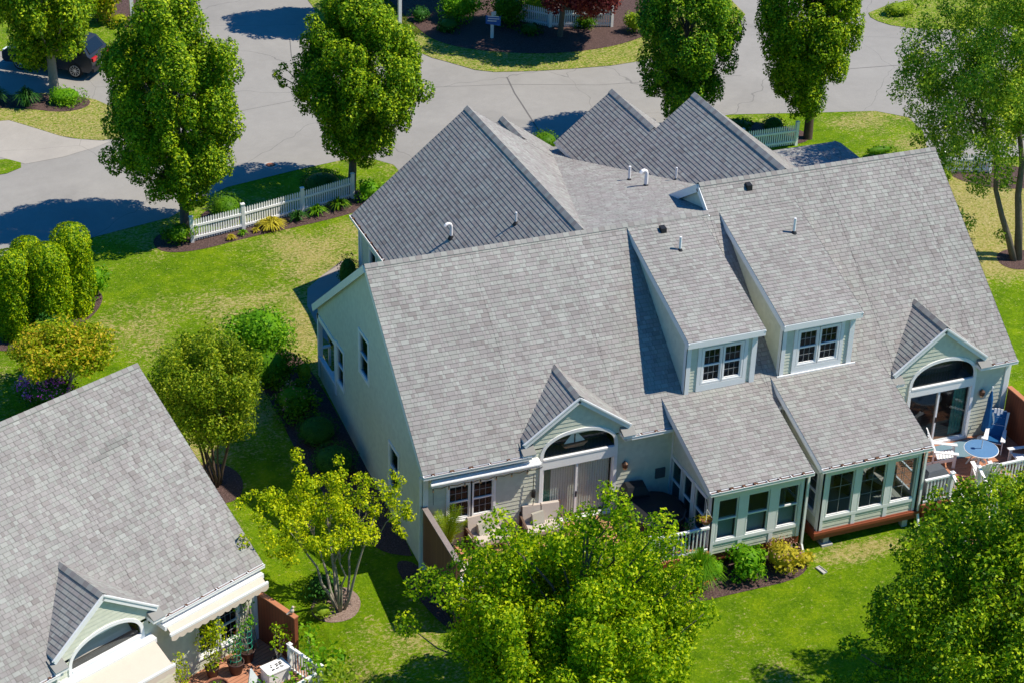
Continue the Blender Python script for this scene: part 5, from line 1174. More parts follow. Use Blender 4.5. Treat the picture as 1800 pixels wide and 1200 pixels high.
for i, (lb, x, y) in enumerate((('low red flowers at the edge of the front mulch bed', 8.15, -3.35), ('low red flowers left of the others beside the bright tree', 7.7, -3.5))):
    t = thing('red_flowers', lb, 'flowers', (x, y, zg(y)), 0); rng = np.random.default_rng(40+i)
    P, N = blob_leaves([(rng.normal()*.2, rng.normal()*.12, .10, .14, .14, .10) for _ in range(7)], 1500, rng, .4); leaf_cloud('foliage', P, N, .06, L['fresh'], t, rng=rng)
    P, N = blob_leaves([(rng.normal()*.2, rng.normal()*.12, .22, .07, .07, .05) for _ in range(6)], 2500, rng, .6); leaf_cloud('blossoms', P, N, .05, M['redflower'], t, .9, rng)

# ------------------------------------------------------------------ picket fences
def picket_fence(label, pts, h=.95, group='white picket fences', posts=None, pitch=.105):
    b = pts[0]; t = thing('picket_fence', label, 'fence', (b[0], b[1], 0), 0, group)
    for (x0, y0), (x1, y1) in zip(pts[:-1], pts[1:]):
        a = V3(x0-b[0], y0-b[1], zg(y0)); e = V3(x1-b[0], y1-b[1], zg(y1)); d = e-a; L_ = np.linalg.norm(d[:2]); n = int(L_/pitch); u = d/np.linalg.norm(d); nn = V3(-u[1], u[0], 0)
        m = MB(); fr = (a, u, Z, nn)
        for i in range(1, n):
            k = L_*i/n; w_ = .030; m.ob(fr, k-w_, k+w_, .06, h-.06, -.012, .012)
            P = lambda uu, vv, q: a+u*uu+Z*vv+nn*q
            m.poly([P(k-w_, h-.06, -.012), P(k+w_, h-.06, -.012), P(k, h, -.012)]); m.poly([P(k-w_, h-.06, .012), P(k+w_, h-.06, .012), P(k, h, .012)])
            m.poly([P(k-w_, h-.06, -.012), P(k-w_, h-.06, .012), P(k, h, .012), P(k, h, -.012)]); m.poly([P(k+w_, h-.06, -.012), P(k+w_, h-.06, .012), P(k, h, .012), P(k, h, -.012)])
        o = m.build('picket_panel', M['white'], t)
        m = MB(); m.ob(fr, 0, L_, .16, .25, -.045, -.014); m.ob(fr, 0, L_, h*.66, h*.66+.09, -.045, -.014); m.build('rail', M['white'], o)
    for (x, y) in pts:
        post(t, x-b[0], y-b[1], zg(y)-.05, zg(y)+h+.12, .065, 'post')
    return t
picket_fence('white picket fence with four posts between the lawn and the street trees', [(-1.85, 22.0), (.35, 22.45), (3.0, 23.1), (5.35, 23.75)], 1.0)
picket_fence('short white picket fence beside the roof peak and the vase shaped tree', [(22.9, 22.75), (25.6, 22.7)], 1.0)
picket_fence('short white picket fence past the right end of the big roof', [(30.3, 18.1), (32.3, 17.5)], .9)
picket_fence('white picket fence under the red leaved maples at the top', [(18.6, 41.2), (20.6, 39.1), (23.6, 38.2)], 1.0)

# ------------------------------------------------------------------ posts, sign
t = thing('lamp_post', 'white lamp post cut off at the top, right of the second street tree', 'lamp post', (13.35, 41.1, zg(41.1)))
m = MB(); m.box(-.08, -.08, 0, .08, .08, 3.2); m.box(-.11, -.11, 0, .11, .11, .3); m.build('pole', M['white'], t)
m = MB(); m.lathe((0, 0, 3.2), [(.06, 0), (.14, .05), (.16, .35), (.05, .5), (0, .55)], 8); m.build('lantern', M['bronze'], t)
t = thing('mailbox_post', 'white square post with small pale box in the top left flower bed', 'post', (1.0, 45.9, zg(45.9)))
m = MB(); m.box(-.09, -.09, 0, .09, .09, 2.0); m.box(-.12, -.12, 2.0, .12, .12, 2.05); m.build('pole', M['white'], t)
m = MB(); m.box(.12, -.1, 1.35, .34, .1, 1.75); m.build('box', M['white'], t)
t = thing('street_sign', 'small blue sign with pale lines of writing on a white post in the dark mulch', 'sign', (17.3, 38.6, zg(38.6)), .15)
m = MB(); m.box(-.06, -.06, 0, .06, .06, 1.05); m.build('post', M['white'], t)
m = MB(); m.hexa([(-.42, -.10, .88), (.42, -.10, .62), (.42, -.07, .62), (-.42, -.07, .88), (-.42, -.10, 1.30), (.42, -.10, 1.10), (.42, -.07, 1.10), (-.42, -.07, 1.30)]); o = m.build('board', M['signblue'], t)
m = MB()
for k, (u0, u1) in enumerate(((-.34, .30), (-.30, .34), (-.34, .18))):
    z = 1.19-.12*k; f = lambda u: z-.25*(u+.0)*.9; m.hexa([(u0, -.108, f(u0)-.025), (u1, -.108, f(u1)-.025), (u1, -.102, f(u1)-.025), (u0, -.102, f(u0)-.025), (u0, -.108, f(u0)+.025), (u1, -.108, f(u1)+.025), (u1, -.102, f(u1)+.025), (u0, -.102, f(u0)+.025)])
m.build('lettering', M['white'], o)
m = MB(); m.box(-.10, -.09, 1.22, .14, -.06, 1.42); m.build('emblem', M['sail'], t)

# ------------------------------------------------------------------ parked car
def car(label, loc, rz):
    t = thing('parked_car', label, 'car', loc, rz); Wd = .93
    # side profile (x forward), lofted across the width
    prof = [(-2.30, .55), (-2.34, .80), (-2.28, 1.05), (-2.12, 1.12), (-1.75, 1.62), (-1.1, 1.72), (.1, 1.70), (.95, 1.14), (1.5, 1.06), (2.1, .96), (2.33, .78), (2.34, .45), (2.2, .32), (-2.15, .34)]
    secs = [(-1.0, .90, .0), (-.80, 1.0, .0), (.80, 1.0, .0), (1.0, .90, .0)]
    def W(z): return 1.0 if z < 1.08 else 1.0-.26*(z-1.08)/.62
    m = MB(); n = len(prof)
    L0 = [V3(x, -Wd*W(z), z) for x, z in prof]; L1 = [V3(x*.985, -Wd*W(z)*.86, z+.035*(z > .9)) for x, z in prof]; R1 = [p*V3(1, -1, 1) for p in L1]; R0 = [p*V3(1, -1, 1) for p in L0]
    for A, B in ((L0, L1), (L1, R1), (R1, R0)):
        for i in range(n): j = (i+1) % n; m.poly([A[i], A[j], B[j], B[i]])
    m.poly(L0); m.poly(R0[::-1]); m.build('body', M['carpaint'], t, False, .03)
    g = MB()
    for s_ in (-1, 1):
        q = [(-1.85, 1.16), (-1.62, 1.52), (-1.1, 1.62), (-.05, 1.61), (.72, 1.16)]
        for a, b in (((-1.85, 1.15, -1.62, 1.52, -1.12, 1.60, -1.12, 1.14),), ((-1.06, 1.14, -1.06, 1.61, -.30, 1.62, -.30, 1.14),), ((-.24, 1.14, -.24, 1.62, .02, 1.60, .70, 1.14),)) and [((x,), None) for x in ()]: pass
        for P in ([(-1.85, 1.15), (-1.12, 1.14), (-1.12, 1.60), (-1.60, 1.53)], [(-1.06, 1.14), (-.30, 1.14), (-.30, 1.62), (-1.06, 1.61)], [(-.24, 1.14), (.72, 1.15), (.03, 1.60), (-.24, 1.62)]):
            g.poly([V3(x, s_*(Wd*W(z)+.006), z) for x, z in P])
    g.poly([V3(-2.13, -.66, 1.16), V3(-2.13, .66, 1.16), V3(-1.80, .58, 1.60), V3(-1.80, -.58, 1.60)]); g.poly([V3(.98, -.70, 1.16), V3(.98, .70, 1.16), V3(.16, .60, 1.70), V3(.16, -.60, 1.70)])
    g.build('window', M['carglass'], t)
    for x in (-1.42, 1.42):
        for s_ in (-1, 1):
            w_ = MB(); w_.tube([(x, s_*(Wd+.01), .35), (x, s_*(Wd-.22), .35)], .35, 24); wo = w_.build('wheel', M['rubber'], t)
            r_ = MB(); y = s_*(Wd+.014); r_.tube([(x, y, .35), (x, y-s_*.02, .35)], .07, 12)
            for k in range(10): a = 2*math.pi*k/10; r_.beam((x+.05*math.cos(a), y, .35+.05*math.sin(a)), (x+.25*math.cos(a+.12), y, .35+.25*math.sin(a+.12)), .02, .035, (0, 1, 0))
            for k in range(20):
                a = 2*math.pi*k/20; b = 2*math.pi*(k+1)/20; r_.beam((x+.25*math.cos(a), y, .35+.25*math.sin(a)), (x+.25*math.cos(b), y, .35+.25*math.sin(b)), .02, .03, (0, 1, 0))
            r_.build('rim', M['alloy'], wo)
    for s_ in (-1, 1):
        q = MB(); q.box(-2.36, s_*.62-.2, .86, -2.20, s_*.62+.2, 1.03); q.build('tail_light', M['tail'], t); q = MB(); q.box(2.18, s_*.62-.2, .72, 2.34, s_*.62+.2, .86); q.build('headlight', M['sail'], t)
    q = MB(); q.box(-2.38, -.26, .55, -2.34, .26, .68); q.build('number_plate', M['white'], t)
    q = MB(); q.box(-2.37, -.85, .36, -2.25, .85, .52); q.build('bumper', M['black'], t)
car('dark grey car with silver wheels parked in the driveway under the top left tree', (-3.55, 41.35, zg(41)+.03), math.atan2(1.95, -2.45))

# ------------------------------------------------------------------ deck furniture
def adirondack(name, label, x, y, z, rz, cushion=False, group=None):
    t = thing(name, label, 'chair', (x, y, z), rz, group)       # faces -y in its own frame
    m = MB()
    for i in range(6): yy = -.30+i*.095; zz = .36-.022*i; m.box(-.26, yy, zz, .26, yy+.08, zz+.022)
    m.build('seat', M['white'], t)
    for i in range(7):
        u = -.27+i*.09; h_ = .80+.14*math.cos((i-3)/3*1.25); m2 = MB(); k = u*1.22
        m2.hexa([(u-.036, .24, .26), (u+.036, .24, .26), (u+.036, .265, .26), (u-.036, .265, .26), (k-.043, .24+.42, .26+h_), (k+.043, .24+.42, .26+h_), (k+.043, .265+.42, .26+h_), (k-.043, .265+.42, .26+h_)])
        if i == 0: bk = MB()
        bk.v_off = len(bk.v); bk.f += [tuple(a+bk.v_off for a in f) for f in m2.f]; bk.v += m2.v; bk.uv += m2.uv; bk.mi += m2.mi
    bk.box(-.30, .42, .62, .30, .44, .70); bk.build('backrest', M['white'], t)
    for s_ in (-1, 1):
        m = MB(); m.hexa([(s_*.27-.06 if s_ > 0 else -.37, -.42, .54), (s_*.27+.10 if s_ > 0 else -.21, -.42, .54), (s_*.27+.10 if s_ > 0 else -.21, .40, .54), (s_*.27-.06+.05 if s_ > 0 else -.32, .40, .54), (s_*.27-.06 if s_ > 0 else -.37, -.42, .565), (s_*.27+.10 if s_ > 0 else -.21, -.42, .565), (s_*.27+.10 if s_ > 0 else -.21, .40, .565), (s_*.27-.06+.05 if s_ > 0 else -.32, .40, .565)]); m.build('arm', M['white'], t)
        m = MB(); m.box(s_*.29-.02, -.36, 0, s_*.29+.02, -.25, .54); m.build('leg', M['white'], t)
        m = MB(); m.beam((s_*.29, -.30, .34), (s_*.29, .62, .05), .03, .11); m.beam((s_*.29, .40, .1), (s_*.29, .40, .54), .03, .06, (0, 1, 0)); m.build('leg', M['white'], t)
    if cushion:
        m = MB(); m.hexa([(-.25, -.28, .385), (.25, -.28, .385), (.25, .22, .28), (-.25, .22, .28), (-.25, -.28, .45), (.25, -.28, .45), (.25, .22, .35), (-.25, .22, .35)])
        for k in range(4): a = .34+k*.20; y0 = .20+a*.50-.13; m.hexa([(-.27, y0, a), (.27, y0, a), (.27, y0+.06, a), (-.27, y0+.06, a), (-.28, y0+.10, a+.19), (.28, y0+.10, a+.19), (.28, y0+.16, a+.19), (-.28, y0+.16, a+.19)])
        m.build('cushion', M['blue'], t, False, .02)
    return t
DZ_ = .452
adirondack('adirondack_chair', 'white adirondack chair nearest the patio door, turned to the round table', 18.35, -.90, DZ_, R(62), group='white adirondack chairs around the table')
adirondack('adirondack_chair', 'adirondack chair with thick blue cushion in the corner by the red-brown screen', 20.45, -.70, DZ_, R(-38), True, group='white adirondack chairs around the table')
adirondack('adirondack_chair', 'white adirondack chair at the right edge beside the red-brown screen', 20.75, -1.95, DZ_, R(-95), group='white adirondack chairs around the table')
adirondack('adirondack_chair', 'white adirondack chair between the round table and the deck railing', 18.95, -2.35, DZ_, R(165), group='white adirondack chairs around the table')
t = thing('round_table', 'round table with blue top and white rim on the right deck', 'table', (19.35, -1.50, DZ_))
m = MB(); m.lathe((0, 0, .68), [(0, 0), (.56, 0), (.58, .01), (.58, .03), (.56, .035)], 32); m.build('rim', M['white'], t)
m = MB(); m.lathe((0, 0, .716), [(.56, 0), (.56, .006), (0, .006)], 32); m.build('tabletop', M['bluetop'], t)
for k in range(4):
    a = R(45+90*k); m = MB(); m.beam((.10*math.cos(a), .10*math.sin(a), .66), (.42*math.cos(a), .42*math.sin(a), .0), .09, .04); m.build('leg', M['white'], t)
m = MB(); m.box(-.3, -.04, .30, .3, .04, .36); m.box(-.04, -.3, .3, .04, .3, .36); m.build('stretcher', M['white'], t)
t = thing('umbrella_pole', 'short white pole standing up through the blue table', 'pole', (19.35, -1.50, 1.175)); m = MB(); m.tube([(0, 0, 0), (0, 0, .40)], .02, 8); m.build('tube', M['white'], t); m = MB(); m.lathe((0, 0, .38), [(.02, 0), (.07, .01), (.07, .05), (.03, .07), (0, .07)], 12); m.build('cap', M['white'], t)
t = thing('folded_umbrella', 'closed dark blue garden umbrella leaning by the wall behind the cushioned chair', 'umbrella', (20.45, -.15, DZ_))
m = MB(); m.lathe((0, 0, .35), [(.05, 0), (.17, .08), (.15, .45), (.10, .95), (.09, 1.3), (.03, 1.62), (.0, 1.66)], 11)
m.v = [(x*(1+.25*math.sin(math.atan2(y, x)*5.5)), y*(1+.25*math.sin(math.atan2(y, x)*5.5)), z) for x, y, z in m.v]; m.build('canopy', M['blue'], t)
m = MB(); m.tube([(0, 0, .0), (0, 0, 2.12)], .022, 8); m.lathe((0, 0, 2.1), [(.02, 0), (.035, .02), (.02, .06), (0, .07)], 8); m.lathe((0, 0, 0), [(0, .0), (.24, .0), (.24, .05), (.05, .09), (.03, .2)], 16); m.build('pole', M['white'], t)
m = MB()
for k in range(5): m.tube([(.09+.015*k, -.10, 1.15), (.16+.01*k, -.14, .8), (.13+.02*k, -.15, .40)], .006, 4)
m.build('cord', M['sail'], t)
t = tag(MB().build('x', M['mat']) if False else thing('door_mat', 'blue-grey mat on the boards in front of the right patio door', 'mat', (19.4, -.45, .452)), 'blue-grey mat on the boards in front of the right patio door', 'mat')
m = MB(); m.box(-.95, -.42, .002, .85, .50, .014); m.build('pile', M['mat'], t)
def grill(label, x, y, rz, w_, mt, h=1.05):
    t = thing('covered_grill', label, 'grill', (x, y, DZ_), rz); m = MB()
    P = [(-w_/2, -.30, .04), (w_/2, -.30, .04), (w_/2, .30, .04), (-w_/2, .30, .04), (-w_/2+.04, -.27, h*.78), (w_/2-.04, -.27, h*.78), (w_/2-.04, .27, h*.78), (-w_/2+.04, .27, h*.78)]
    m.hexa(P); m.hexa([P[4], P[5], P[6], P[7], (-w_/3.2, -.16, h), (w_/3.2, -.16, h), (w_/3.2, .18, h+.02), (-w_/3.2, .18, h+.02)]); m.build('cover', M[mt], t, False, .03)
    m = MB(); m.box(-w_/2-.01, -.31, .02, w_/2+.01, .31, .06); m.build('hem', M['black'], t)
grill('grey covered grill behind the white railing next to the right sunroom', 16.98, -2.28, R(4), 1.0, 'dgray', .95)
grill('black covered grill below the wall lantern on the left deck', 7.15, -.15, R(-8), .95, 'black', 1.15)
t = thing('hot_tub', 'large round shape under a black cover in the corner beside the left sunroom', 'hot tub', (7.55, -.95, DZ_))
m = MB(); m.lathe((0, 0, 0), [(.92, .02), (.95, .3), (.93, .68), (.80, .78), (0, .84)], 14); m.build('cover', M['black'], t)
m = MB(); m.lathe((0, 0, 0), [(.965, .60), (.965, .64), (.93, .66)], 14); m.build('strap', M['dgray'], t)
def sofa(label, x, y, rz, n):
    t = thing('patio_sofa', label, 'sofa', (x, y, DZ_), rz); W_ = .62*n
    m = MB(); m.box(-W_/2, -.38, .20, W_/2, .36, .28); m.build('base', M['wicker'], t)
    for s_ in (-1, 1):
        m = MB(); xx = s_*(W_/2+.03); m.beam((xx, -.36, 0), (xx, -.38, .60), .05, .05, (0, 1, 0)); m.beam((xx, .36, 0), (xx, .44, .95), .05, .05, (0, 1, 0)); m.beam((xx, -.40, .60), (xx, .42, .64), .07, .04); m.build('arm', M['wicker'], t)
    m = MB(); m.box(-W_/2, .36, .3, W_/2, .40, .9); m.build('back_frame', M['wicker'], t)
    for i in range(n):
        x0 = -W_/2+.62*i+.01; m = MB(); m.box(x0, -.38, .285, x0+.60, .26, .43); m.build('seat_cushion', M['beige'], t, True, .06)
        m = MB(); m.hexa([(x0, .20, .43), (x0+.60, .20, .43), (x0+.60, .35, .43), (x0, .35, .43), (x0+.01, .30, .98), (x0+.59, .30, .98), (x0+.59, .45, .96), (x0+.01, .45, .96)]); m.build('back_cushion', M['beige'], t, True, .06)
    m = MB(); m.hexa([(-.42+.1, -.02, .44), (-.02+.1, .06, .44), (-.05+.1, .20, .46), (-.44+.1, .12, .46), (-.45+.1, .06, .80), (-.06+.1, .16, .82), (-.07+.1, .26, .80), (-.46+.1, .18, .78)]); m.build('pillow', M['insidelight'], t, False, .03)
sofa('patio sofa with beige cushions and a pillow below the double window of the left deck', 2.15, -.15, R(4), 2)
sofa('patio sofa with beige cushions nearer the patio door, behind the bright tree', 3.95, -.25, R(-6), 2)
t = thing('footstool', 'small footstool with pale cushion beside the dark board screen', 'footstool', (.72, -1.55, DZ_), .15)
m = MB(); m.box(-.30, -.30, .28, .30, .30, .36); m.build('frame', M['wicker'], t); m = MB(); m.box(-.29, -.29, .365, .29, .29, .45); m.build('cushion', M['beige'], t, False, .03)
for a, b in ((-1, -1), (1, -1), (1, 1), (-1, 1)): m = MB(); m.box(a*.27-.025, b*.27-.025, 0, a*.27+.025, b*.27+.025, .28); m.build('leg', M['wicker'], t)
t = thing('patio_chair', 'wicker patio chair in front of the small footstool near the railing', 'chair', (1.05, -2.2, DZ_), R(150))
m = MB(); m.box(-.28, -.28, .36, .28, .28, .42); m.build('seat', M['wicker'], t); m = MB(); m.hexa([(-.28, .26, .42), (.28, .26, .42), (.28, .30, .42), (-.28, .30, .42), (-.26, .38, .88), (.26, .38, .88), (.26, .42, .88), (-.26, .42, .88)]); m.build('backrest', M['wicker'], t)
for a, b in ((-1, -1), (1, -1), (1, 1), (-1, 1)): m = MB(); m.box(a*.26-.02, b*.26-.02, 0, a*.26+.02, b*.26+.02, .36); m.build('leg', M['wicker'], t)
m = MB(); m.box(-.32, -.28, .60, -.26, .30, .63); m.box(.26, -.28, .60, .32, .30, .63); m.build('arm', M['wicker'], t)

def pot(t, r=.22, h=.34, mt='browpot', x=0, y=0):
    m = MB(); m.lathe((x, y, 0), [(0, 0), (r*.72, 0), (r, h), (r*1.07, h), (r*1.07, h+.035), (r*.95, h+.035), (r*.93, h-.02)], 20); m.build('pot', M[mt], t, True)
    m = MB(); m.lathe((x, y, h-.025), [(r*.94, 0), (0, .01)], 20); m.build('soil', M['soil'], t)
def frond_palm(label, x, y, z):
    t = thing('potted_palm', label, 'potted plant', (x, y, z)); pot(t, .20, .35, 'black'); rng = np.random.default_rng(77); m = MB()
    for k in range(17):
        a = rng.random()*2*math.pi; tl = .25+.75*rng.random(); L_ = 1.25+.4*rng.random(); d = V3(math.cos(a), math.sin(a), 0); pts = []
        for q in np.linspace(0, 1, 12): pts.append(V3(0, 0, .35)+d*(L_*.62*tl*q**1.2)+V3(0, 0, L_*(q*1.05-.42*tl*q**2.4)))
        m.tube(pts, .009, 4)
        for i in range(2, 12):
            tg = pts[i]-pts[i-1]; tg /= np.linalg.norm(tg); sd = np.cross(tg, V3(0, 0, 1)); sd /= np.linalg.norm(sd)+1e-6; ll = .32*math.sin(math.pi*min(1, (i+1)/13))+.08
            for s_ in (-1, 1):
                for f in (0, .5):
                    p = pts[i-1]+(pts[i]-pts[i-1])*f; e = p+sd*s_*ll*.75+tg*ll*.6-V3(0, 0, ll*.25); w_ = tg*.016; m.poly([p-w_, p+w_, e])
    m.build('frond', L['lime'], t)
frond_palm('tall potted palm in the corner between the dark board screen and the window', .70, -.30, DZ_)
def stem_plant(label, x, y, z, pr, ph, blobs, mt, stems=3, leaf=.07, per=1300, potm='browpot', cage=False, seed=0, name='potted_plant', cat='potted plant', flowers=None):
    t = thing(name, label, cat, (x, y, z)); rng = np.random.default_rng(300+seed)
    if pr: pot(t, pr, ph, potm)
    m = MB()
    for b in blobs: limb(m, V3(rng.normal()*.02, rng.normal()*.02, ph-.02), V3(*b[:3]), .014, .006, rng, 4, .08)
    m.build('stem', M['palebark'], t)
    P, N = blob_leaves([(b[0], b[1], b[2], b[3], b[3], b[3]) for b in blobs], per, rng, .3, .9, .2); leaf_cloud('foliage', P, N, leaf, L[mt], t, rng=rng)
    if flowers:
        P, N = blob_leaves([(b[0]+rng.normal()*.1, b[1]+rng.normal()*.1, b[2]+b[3]*.6, .05, .05, .04) for b in blobs], 2500, rng, .5); leaf_cloud('blossoms', P, N, .04, M[flowers], t, .9, rng)
    if cage:
        m = MB()
        for zz in (.5, .72, .94, 1.15):
            pts = [V3(.17*math.cos(a), .17*math.sin(a), zz) for a in np.linspace(0, 2*math.pi, 15)]; m.tube(pts, .008, 4, False)
        for a in (0, 1.57, 3.14, 4.71): m.tube([(.15*math.cos(a), .15*math.sin(a), ph), (.18*math.cos(a), .18*math.sin(a), 1.25)], .008, 4)
        m.build('cage', M['teal'], t)
    return t
F2 = Frame2.w
stem_plant('bushy potted plant with yellow-green leaves left of the neighbour window', *F2(-2.35, -.25, .46), .20, .30, [(0, 0, 1.75, .42), (.12, -.05, 1.4, .38), (-.12, .05, 1.25, .36), (.05, -.1, .9, .34), (-.05, -.15, .6, .28), (.2, .05, 1.65, .3)], 'yellow', leaf=.075, per=1500, seed=1)
stem_plant('potted shrub in the dark pot in front of the neighbour window', *F2(-1.72, -.62, .46), .24, .36, [(0, 0, .95, .25), (.06, .05, 1.2, .22), (-.08, 0, .75, .2), (.15, 0, 1.35, .14)], 'fresh', leaf=.07, per=1200, cage=True, seed=2, flowers='redflower')
stem_plant('potted plant with a green wire cage beside the pale trellis', *F2(-1.10, -.40, .46), .24, .36, [(.02, 0, 1.25, .22), (.2, .05, 1.35, .2), (-.18, 0, 1.3, .18), (.1, .1, 1.9, .2), (0, .1, 2.2, .16), (-.3, .15, 1.95, .2)], 'fresh', leaf=.075, per=900, cage=True, seed=3)
stem_plant('tall leafy plant in a black pot against the red-brown screen', *F2(-.72, -1.42, .46), .20, .30, [(.15, .1, 1.3, .26), (-.1, -.05, 1.0, .18), (.3, .1, 1.15, .22), (0, .15, 1.45, .18), (.1, -.1, .9, .18)], 'sweet', leaf=.09, per=800, potm='black', seed=4)
stem_plant('plant with sparse leaves in a wide terracotta pot at the bottom edge', *F2(-2.85, -1.10, .46), .34, .36, [(.05, 0, .50, .12), (-.1, .05, .46, .1)], 'fresh', leaf=.06, per=500, potm='terracotta', seed=5)
stem_plant('narrow yellow-green plant below the opened beige awning', *F2(-3.72, -.5, .46), .20, .30, [(0, 0, 1.2, .28), (.05, 0, .9, .3), (0, .05, 1.5, .2), (0, 0, .6, .25)], 'yellow', leaf=.07, per=1500, seed=6)
for i, (lb, x, y, pts, mt) in enumerate((
    ('sprawling vegetable plants over the corner of the neighbour railing', .25, -2.3, [(-.3, 0, 1.5, .42), (.4, -.3, .9, .45), (-.3, -.6, 1.55, .4), (.5, .3, .7, .4), (-.2, .6, 1.5, .38), (-.5, -.9, 1.5, .35), (.1, 0, .7, .45)], 'fresh'),
    ('broad leaved squash plants below the neighbour railing at the bottom edge', -.1, -3.9, [(0, .2, 1.3, .45), (.7, .1, .6, .5), (-.7, .2, 1.35, .45), (.3, -.5, .6, .45), (-.4, .4, 1.5, .35), (1.2, .3, .5, .4), (-1.4, .2, 1.3, .4), (0, 0, .6, .5), (-.8, -.2, .7, .5)], 'lime'),
    ('leafy plant inside the neighbour railing at the bottom edge', -1.8, -2.6, [(0, 0, .6, .38), (-.6, .1, .55, .35), (.5, .05, .6, .33)], 'fresh'))):
    x_, y_, z_ = F2(x, y, 0); zz = zg(y_) if i != 2 else F2(0, 0, .46)[2]
    if i < 2: zz = zg(y_)+float(dip(x_, y_)); pts = [(a, b, c_+.1, d) for a, b, c_, d in pts]
    stem_plant(lb, x_, y_, zz, 0, .05, pts, mt, leaf=.15, per=330, seed=20+i, name='vegetable_plant', cat='plant')
t = thing('trellis', 'pale wooden trellis leaning on the wall beside the neighbour window', 'trellis', F2(-.70, .05, .46), H2R)
m = MB()
for k in range(4): m.beam((-.22+.13*k*1.1, -.22, 0), (-.10+.09*k, .12, 1.75), .035, .02)
for k in range(6): m.beam((-.24, -.19+.06*k, .25+.28*k), (.22, -.19+.06*k, .25+.28*k), .03, .02)
m.build('lattice', M['palebark'], t)
t = thing('storage_box', 'white storage box with dark marks on its lid on the neighbour deck', 'box', F2(-1.05, -1.72, .46), H2R-.15)
m = MB(); m.box(-.36, -.24, 0, .36, .24, .42); m.build('body', M['white'], t, False, .02); m = MB(); m.box(-.38, -.26, .42, .38, .26, .46); o = m.build('lid', M['white'], t, False, .01)
rr = random.Random(4); m = MB()
for k in range(16): a, b = rr.uniform(-.22, .22), rr.uniform(-.14, .14); m.box(a-.03, b-.012, .462, a+rr.uniform(.0, .06), b+.02, .475)
m.split('small_part', M['black'], o)
t = thing('folded_cloth', 'pale blue-grey triangular cloth propped on the neighbour deck', 'cloth', F2(-1.75, -1.55, .46), .4)
m = MB(); m.hexa([(-.25, 0, 0), (.25, 0, 0), (.25, .03, 0), (-.25, .03, 0), (-.03, .14, .55), (.03, .14, .55), (.03, .17, .55), (-.03, .17, .55)]); m.build('cloth', M['sail'], t)
# hanging baskets on shepherd hooks
def hook(label, lab2, x, y, z0, top, rz, mt):
    t = thing('shepherd_hook', label, 'plant hook', (x, y, z0), rz); m = MB()
    m.tube([(0, 0, 0), (0, 0, top-.25), (-.06, 0, top-.06), (-.20, 0, top), (-.36, 0, top-.08), (-.40, 0, top-.2)], .012, 6); m.build('rod', M['black'], t)
    a = V3(math.cos(rz), math.sin(rz), 0)*-.40; b = thing('hanging_basket', lab2, 'hanging plant', (x+a[0], y+a[1], z0+top-.75)); m = MB(); m.lathe((0, 0, 0), [(.02, .0), (.12, .03), (.19, .16), (.2, .18)], 16)
    m.build('bowl', M['terracotta'], b, True); m = MB()
    for k in range(3): an = k*2.09; m.tube([(.19*math.cos(an), .19*math.sin(an), .18), (0, 0, .54)], .006, 4)
    m.build('hanger', M['white'], b); rng = np.random.default_rng(int(x*10)); P, N = blob_leaves([(rng.normal()*.10, rng.normal()*.10, .22, .13, .13, .10) for _ in range(6)], 1500, rng, .3, .9, .2); leaf_cloud('foliage', P, N, .06, L[mt], b, rng=rng)
hook('black shepherd hook at the railing beside the left sunroom', 'hanging basket with yellow-green plant beside the left sunroom door', 8.42, -2.55, .45, 1.95, 1.2, 'golden')
hook('black shepherd hook beside the steps of the right deck', 'hanging basket with green plant beside the steps of the right deck', 18.55, -3.2, -.5, 2.3, 2.6, 'sweet')
stem_plant('dark potted plant by the railing next to the left sunroom', 8.05, -2.3, DZ_, .17, .26, [(0, 0, .7, .2), (.1, .05, .9, .15), (-.12, 0, .8, .15)], 'dark', leaf=.08, per=900, potm='black', seed=9)
t = thing('porch_flower_basket', 'basket of pink flowers hanging in the recessed porch opening of the gable wall', 'hanging plant', (.45, 10.45, 2.15)); m = MB(); m.lathe((0, 0, 0), [(.02, 0), (.14, .03), (.2, .2)], 14); m.tube([(0, 0, .2), (0, 0, .8)], .008, 4); m.build('bowl', M['black'], t)
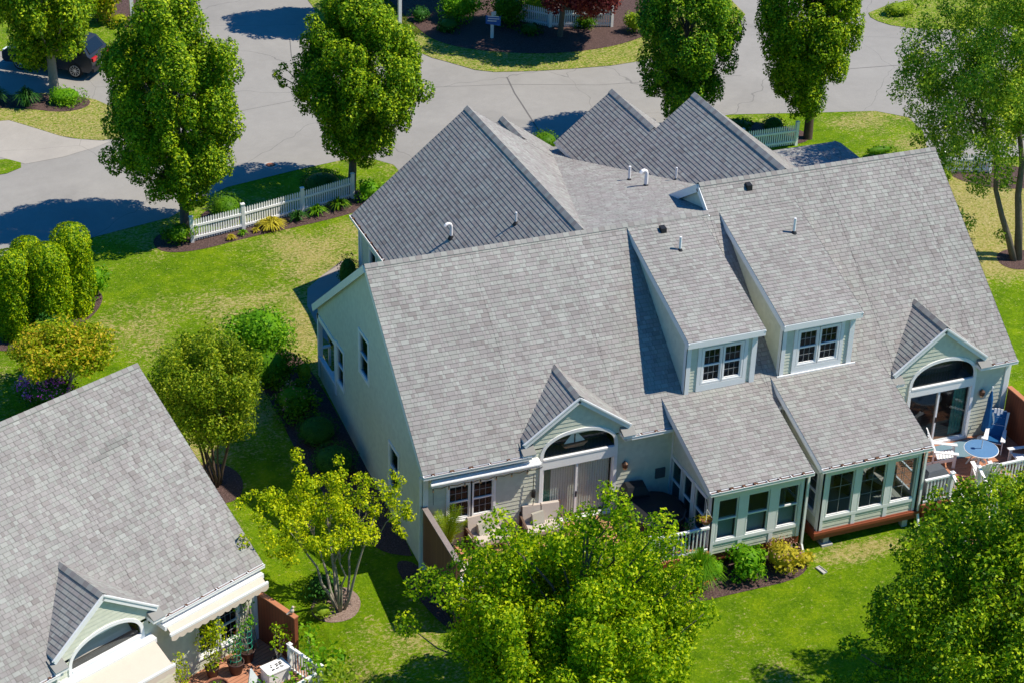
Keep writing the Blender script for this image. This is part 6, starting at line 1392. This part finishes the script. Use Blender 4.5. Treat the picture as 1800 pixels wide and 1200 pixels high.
rng = np.random.default_rng(9); P, N = blob_leaves([(rng.normal()*.12, rng.normal()*.14, .15+rng.random()*.2, .16, .16, .14) for _ in range(9)], 1300, rng, .3, .9, .2); leaf_cloud('foliage', P, N, .07, L['golden'], t, rng=rng)
P, N = blob_leaves([(rng.normal()*.12, rng.normal()*.14, .42, .06, .06, .05) for _ in range(6)], 2500, rng, .5); leaf_cloud('blossoms', P, N, .05, M['pink'], t, .9, rng)
# seats inside the right sunroom
def rattan(label, x, y, rz):
    t = thing('rattan_armchair', label, 'chair', (x, y, .47), rz); m = MB(); m.box(-.35, -.32, .1, .35, .32, .34); m.build('base', M['wicker'], t); m = MB(); m.box(-.30, -.30, .345, .30, .22, .46); m.build('seat_cushion', M['beige'], t, False, .03)
    m = MB(); m.box(-.35, .24, .34, .35, .34, .9); m.build('backrest', M['wicker'], t)
    for s_ in (-1, 1): m = MB(); m.box(s_*.34-.05, -.32, .34, s_*.34+.05, .24, .6); m.build('arm', M['wicker'], t)
rattan('rattan armchair seen through the middle window of the right sunroom', 14.4, -1.3, R(20)); rattan('rattan armchair seen through the right window of the right sunroom', 15.5, -1.5, R(-70))
# splash blocks at the downspouts
for lb, x, y, rz in (('grey splash block on the grass at the left sunroom downspout', 12.15, -3.75, .2), ('grey-green splash block at the right sunroom downspout', 16.5, -4.4, -.3)):
    t = thing('splash_block', lb, 'splash block', (x, y, zg(y)), rz); t.scale = (.62,)*3; m = MB(); m.box(-.14, -.30, .0, .14, .30, .04); m.build('base', M['concrete'], t); m = MB(); m.box(-.14, -.30, .04, -.11, .30, .09); m.box(.11, -.3, .04, .14, .3, .09); m.box(-.11, .27, .04, .11, .3, .09); m.build('lip', M['concrete'], t)
# manhole-like drain cover in the road edge
t = thing('drain_cover', 'small rusty round cover set in the road near the tall oval tree', 'drain cover', (3.0, 27.9, zg(27.9)+.012)); m = MB(); m.lathe((0, 0, 0), [(.0, .012), (.20, .012), (.22, .0)], 20); m.build('lid', M['terracotta'], t); m = MB(); m.lathe((0, 0, 0), [(.22, .0), (.22, .008), (.30, .006), (.31, 0)], 20); m.build('collar', M['concrete'], t)
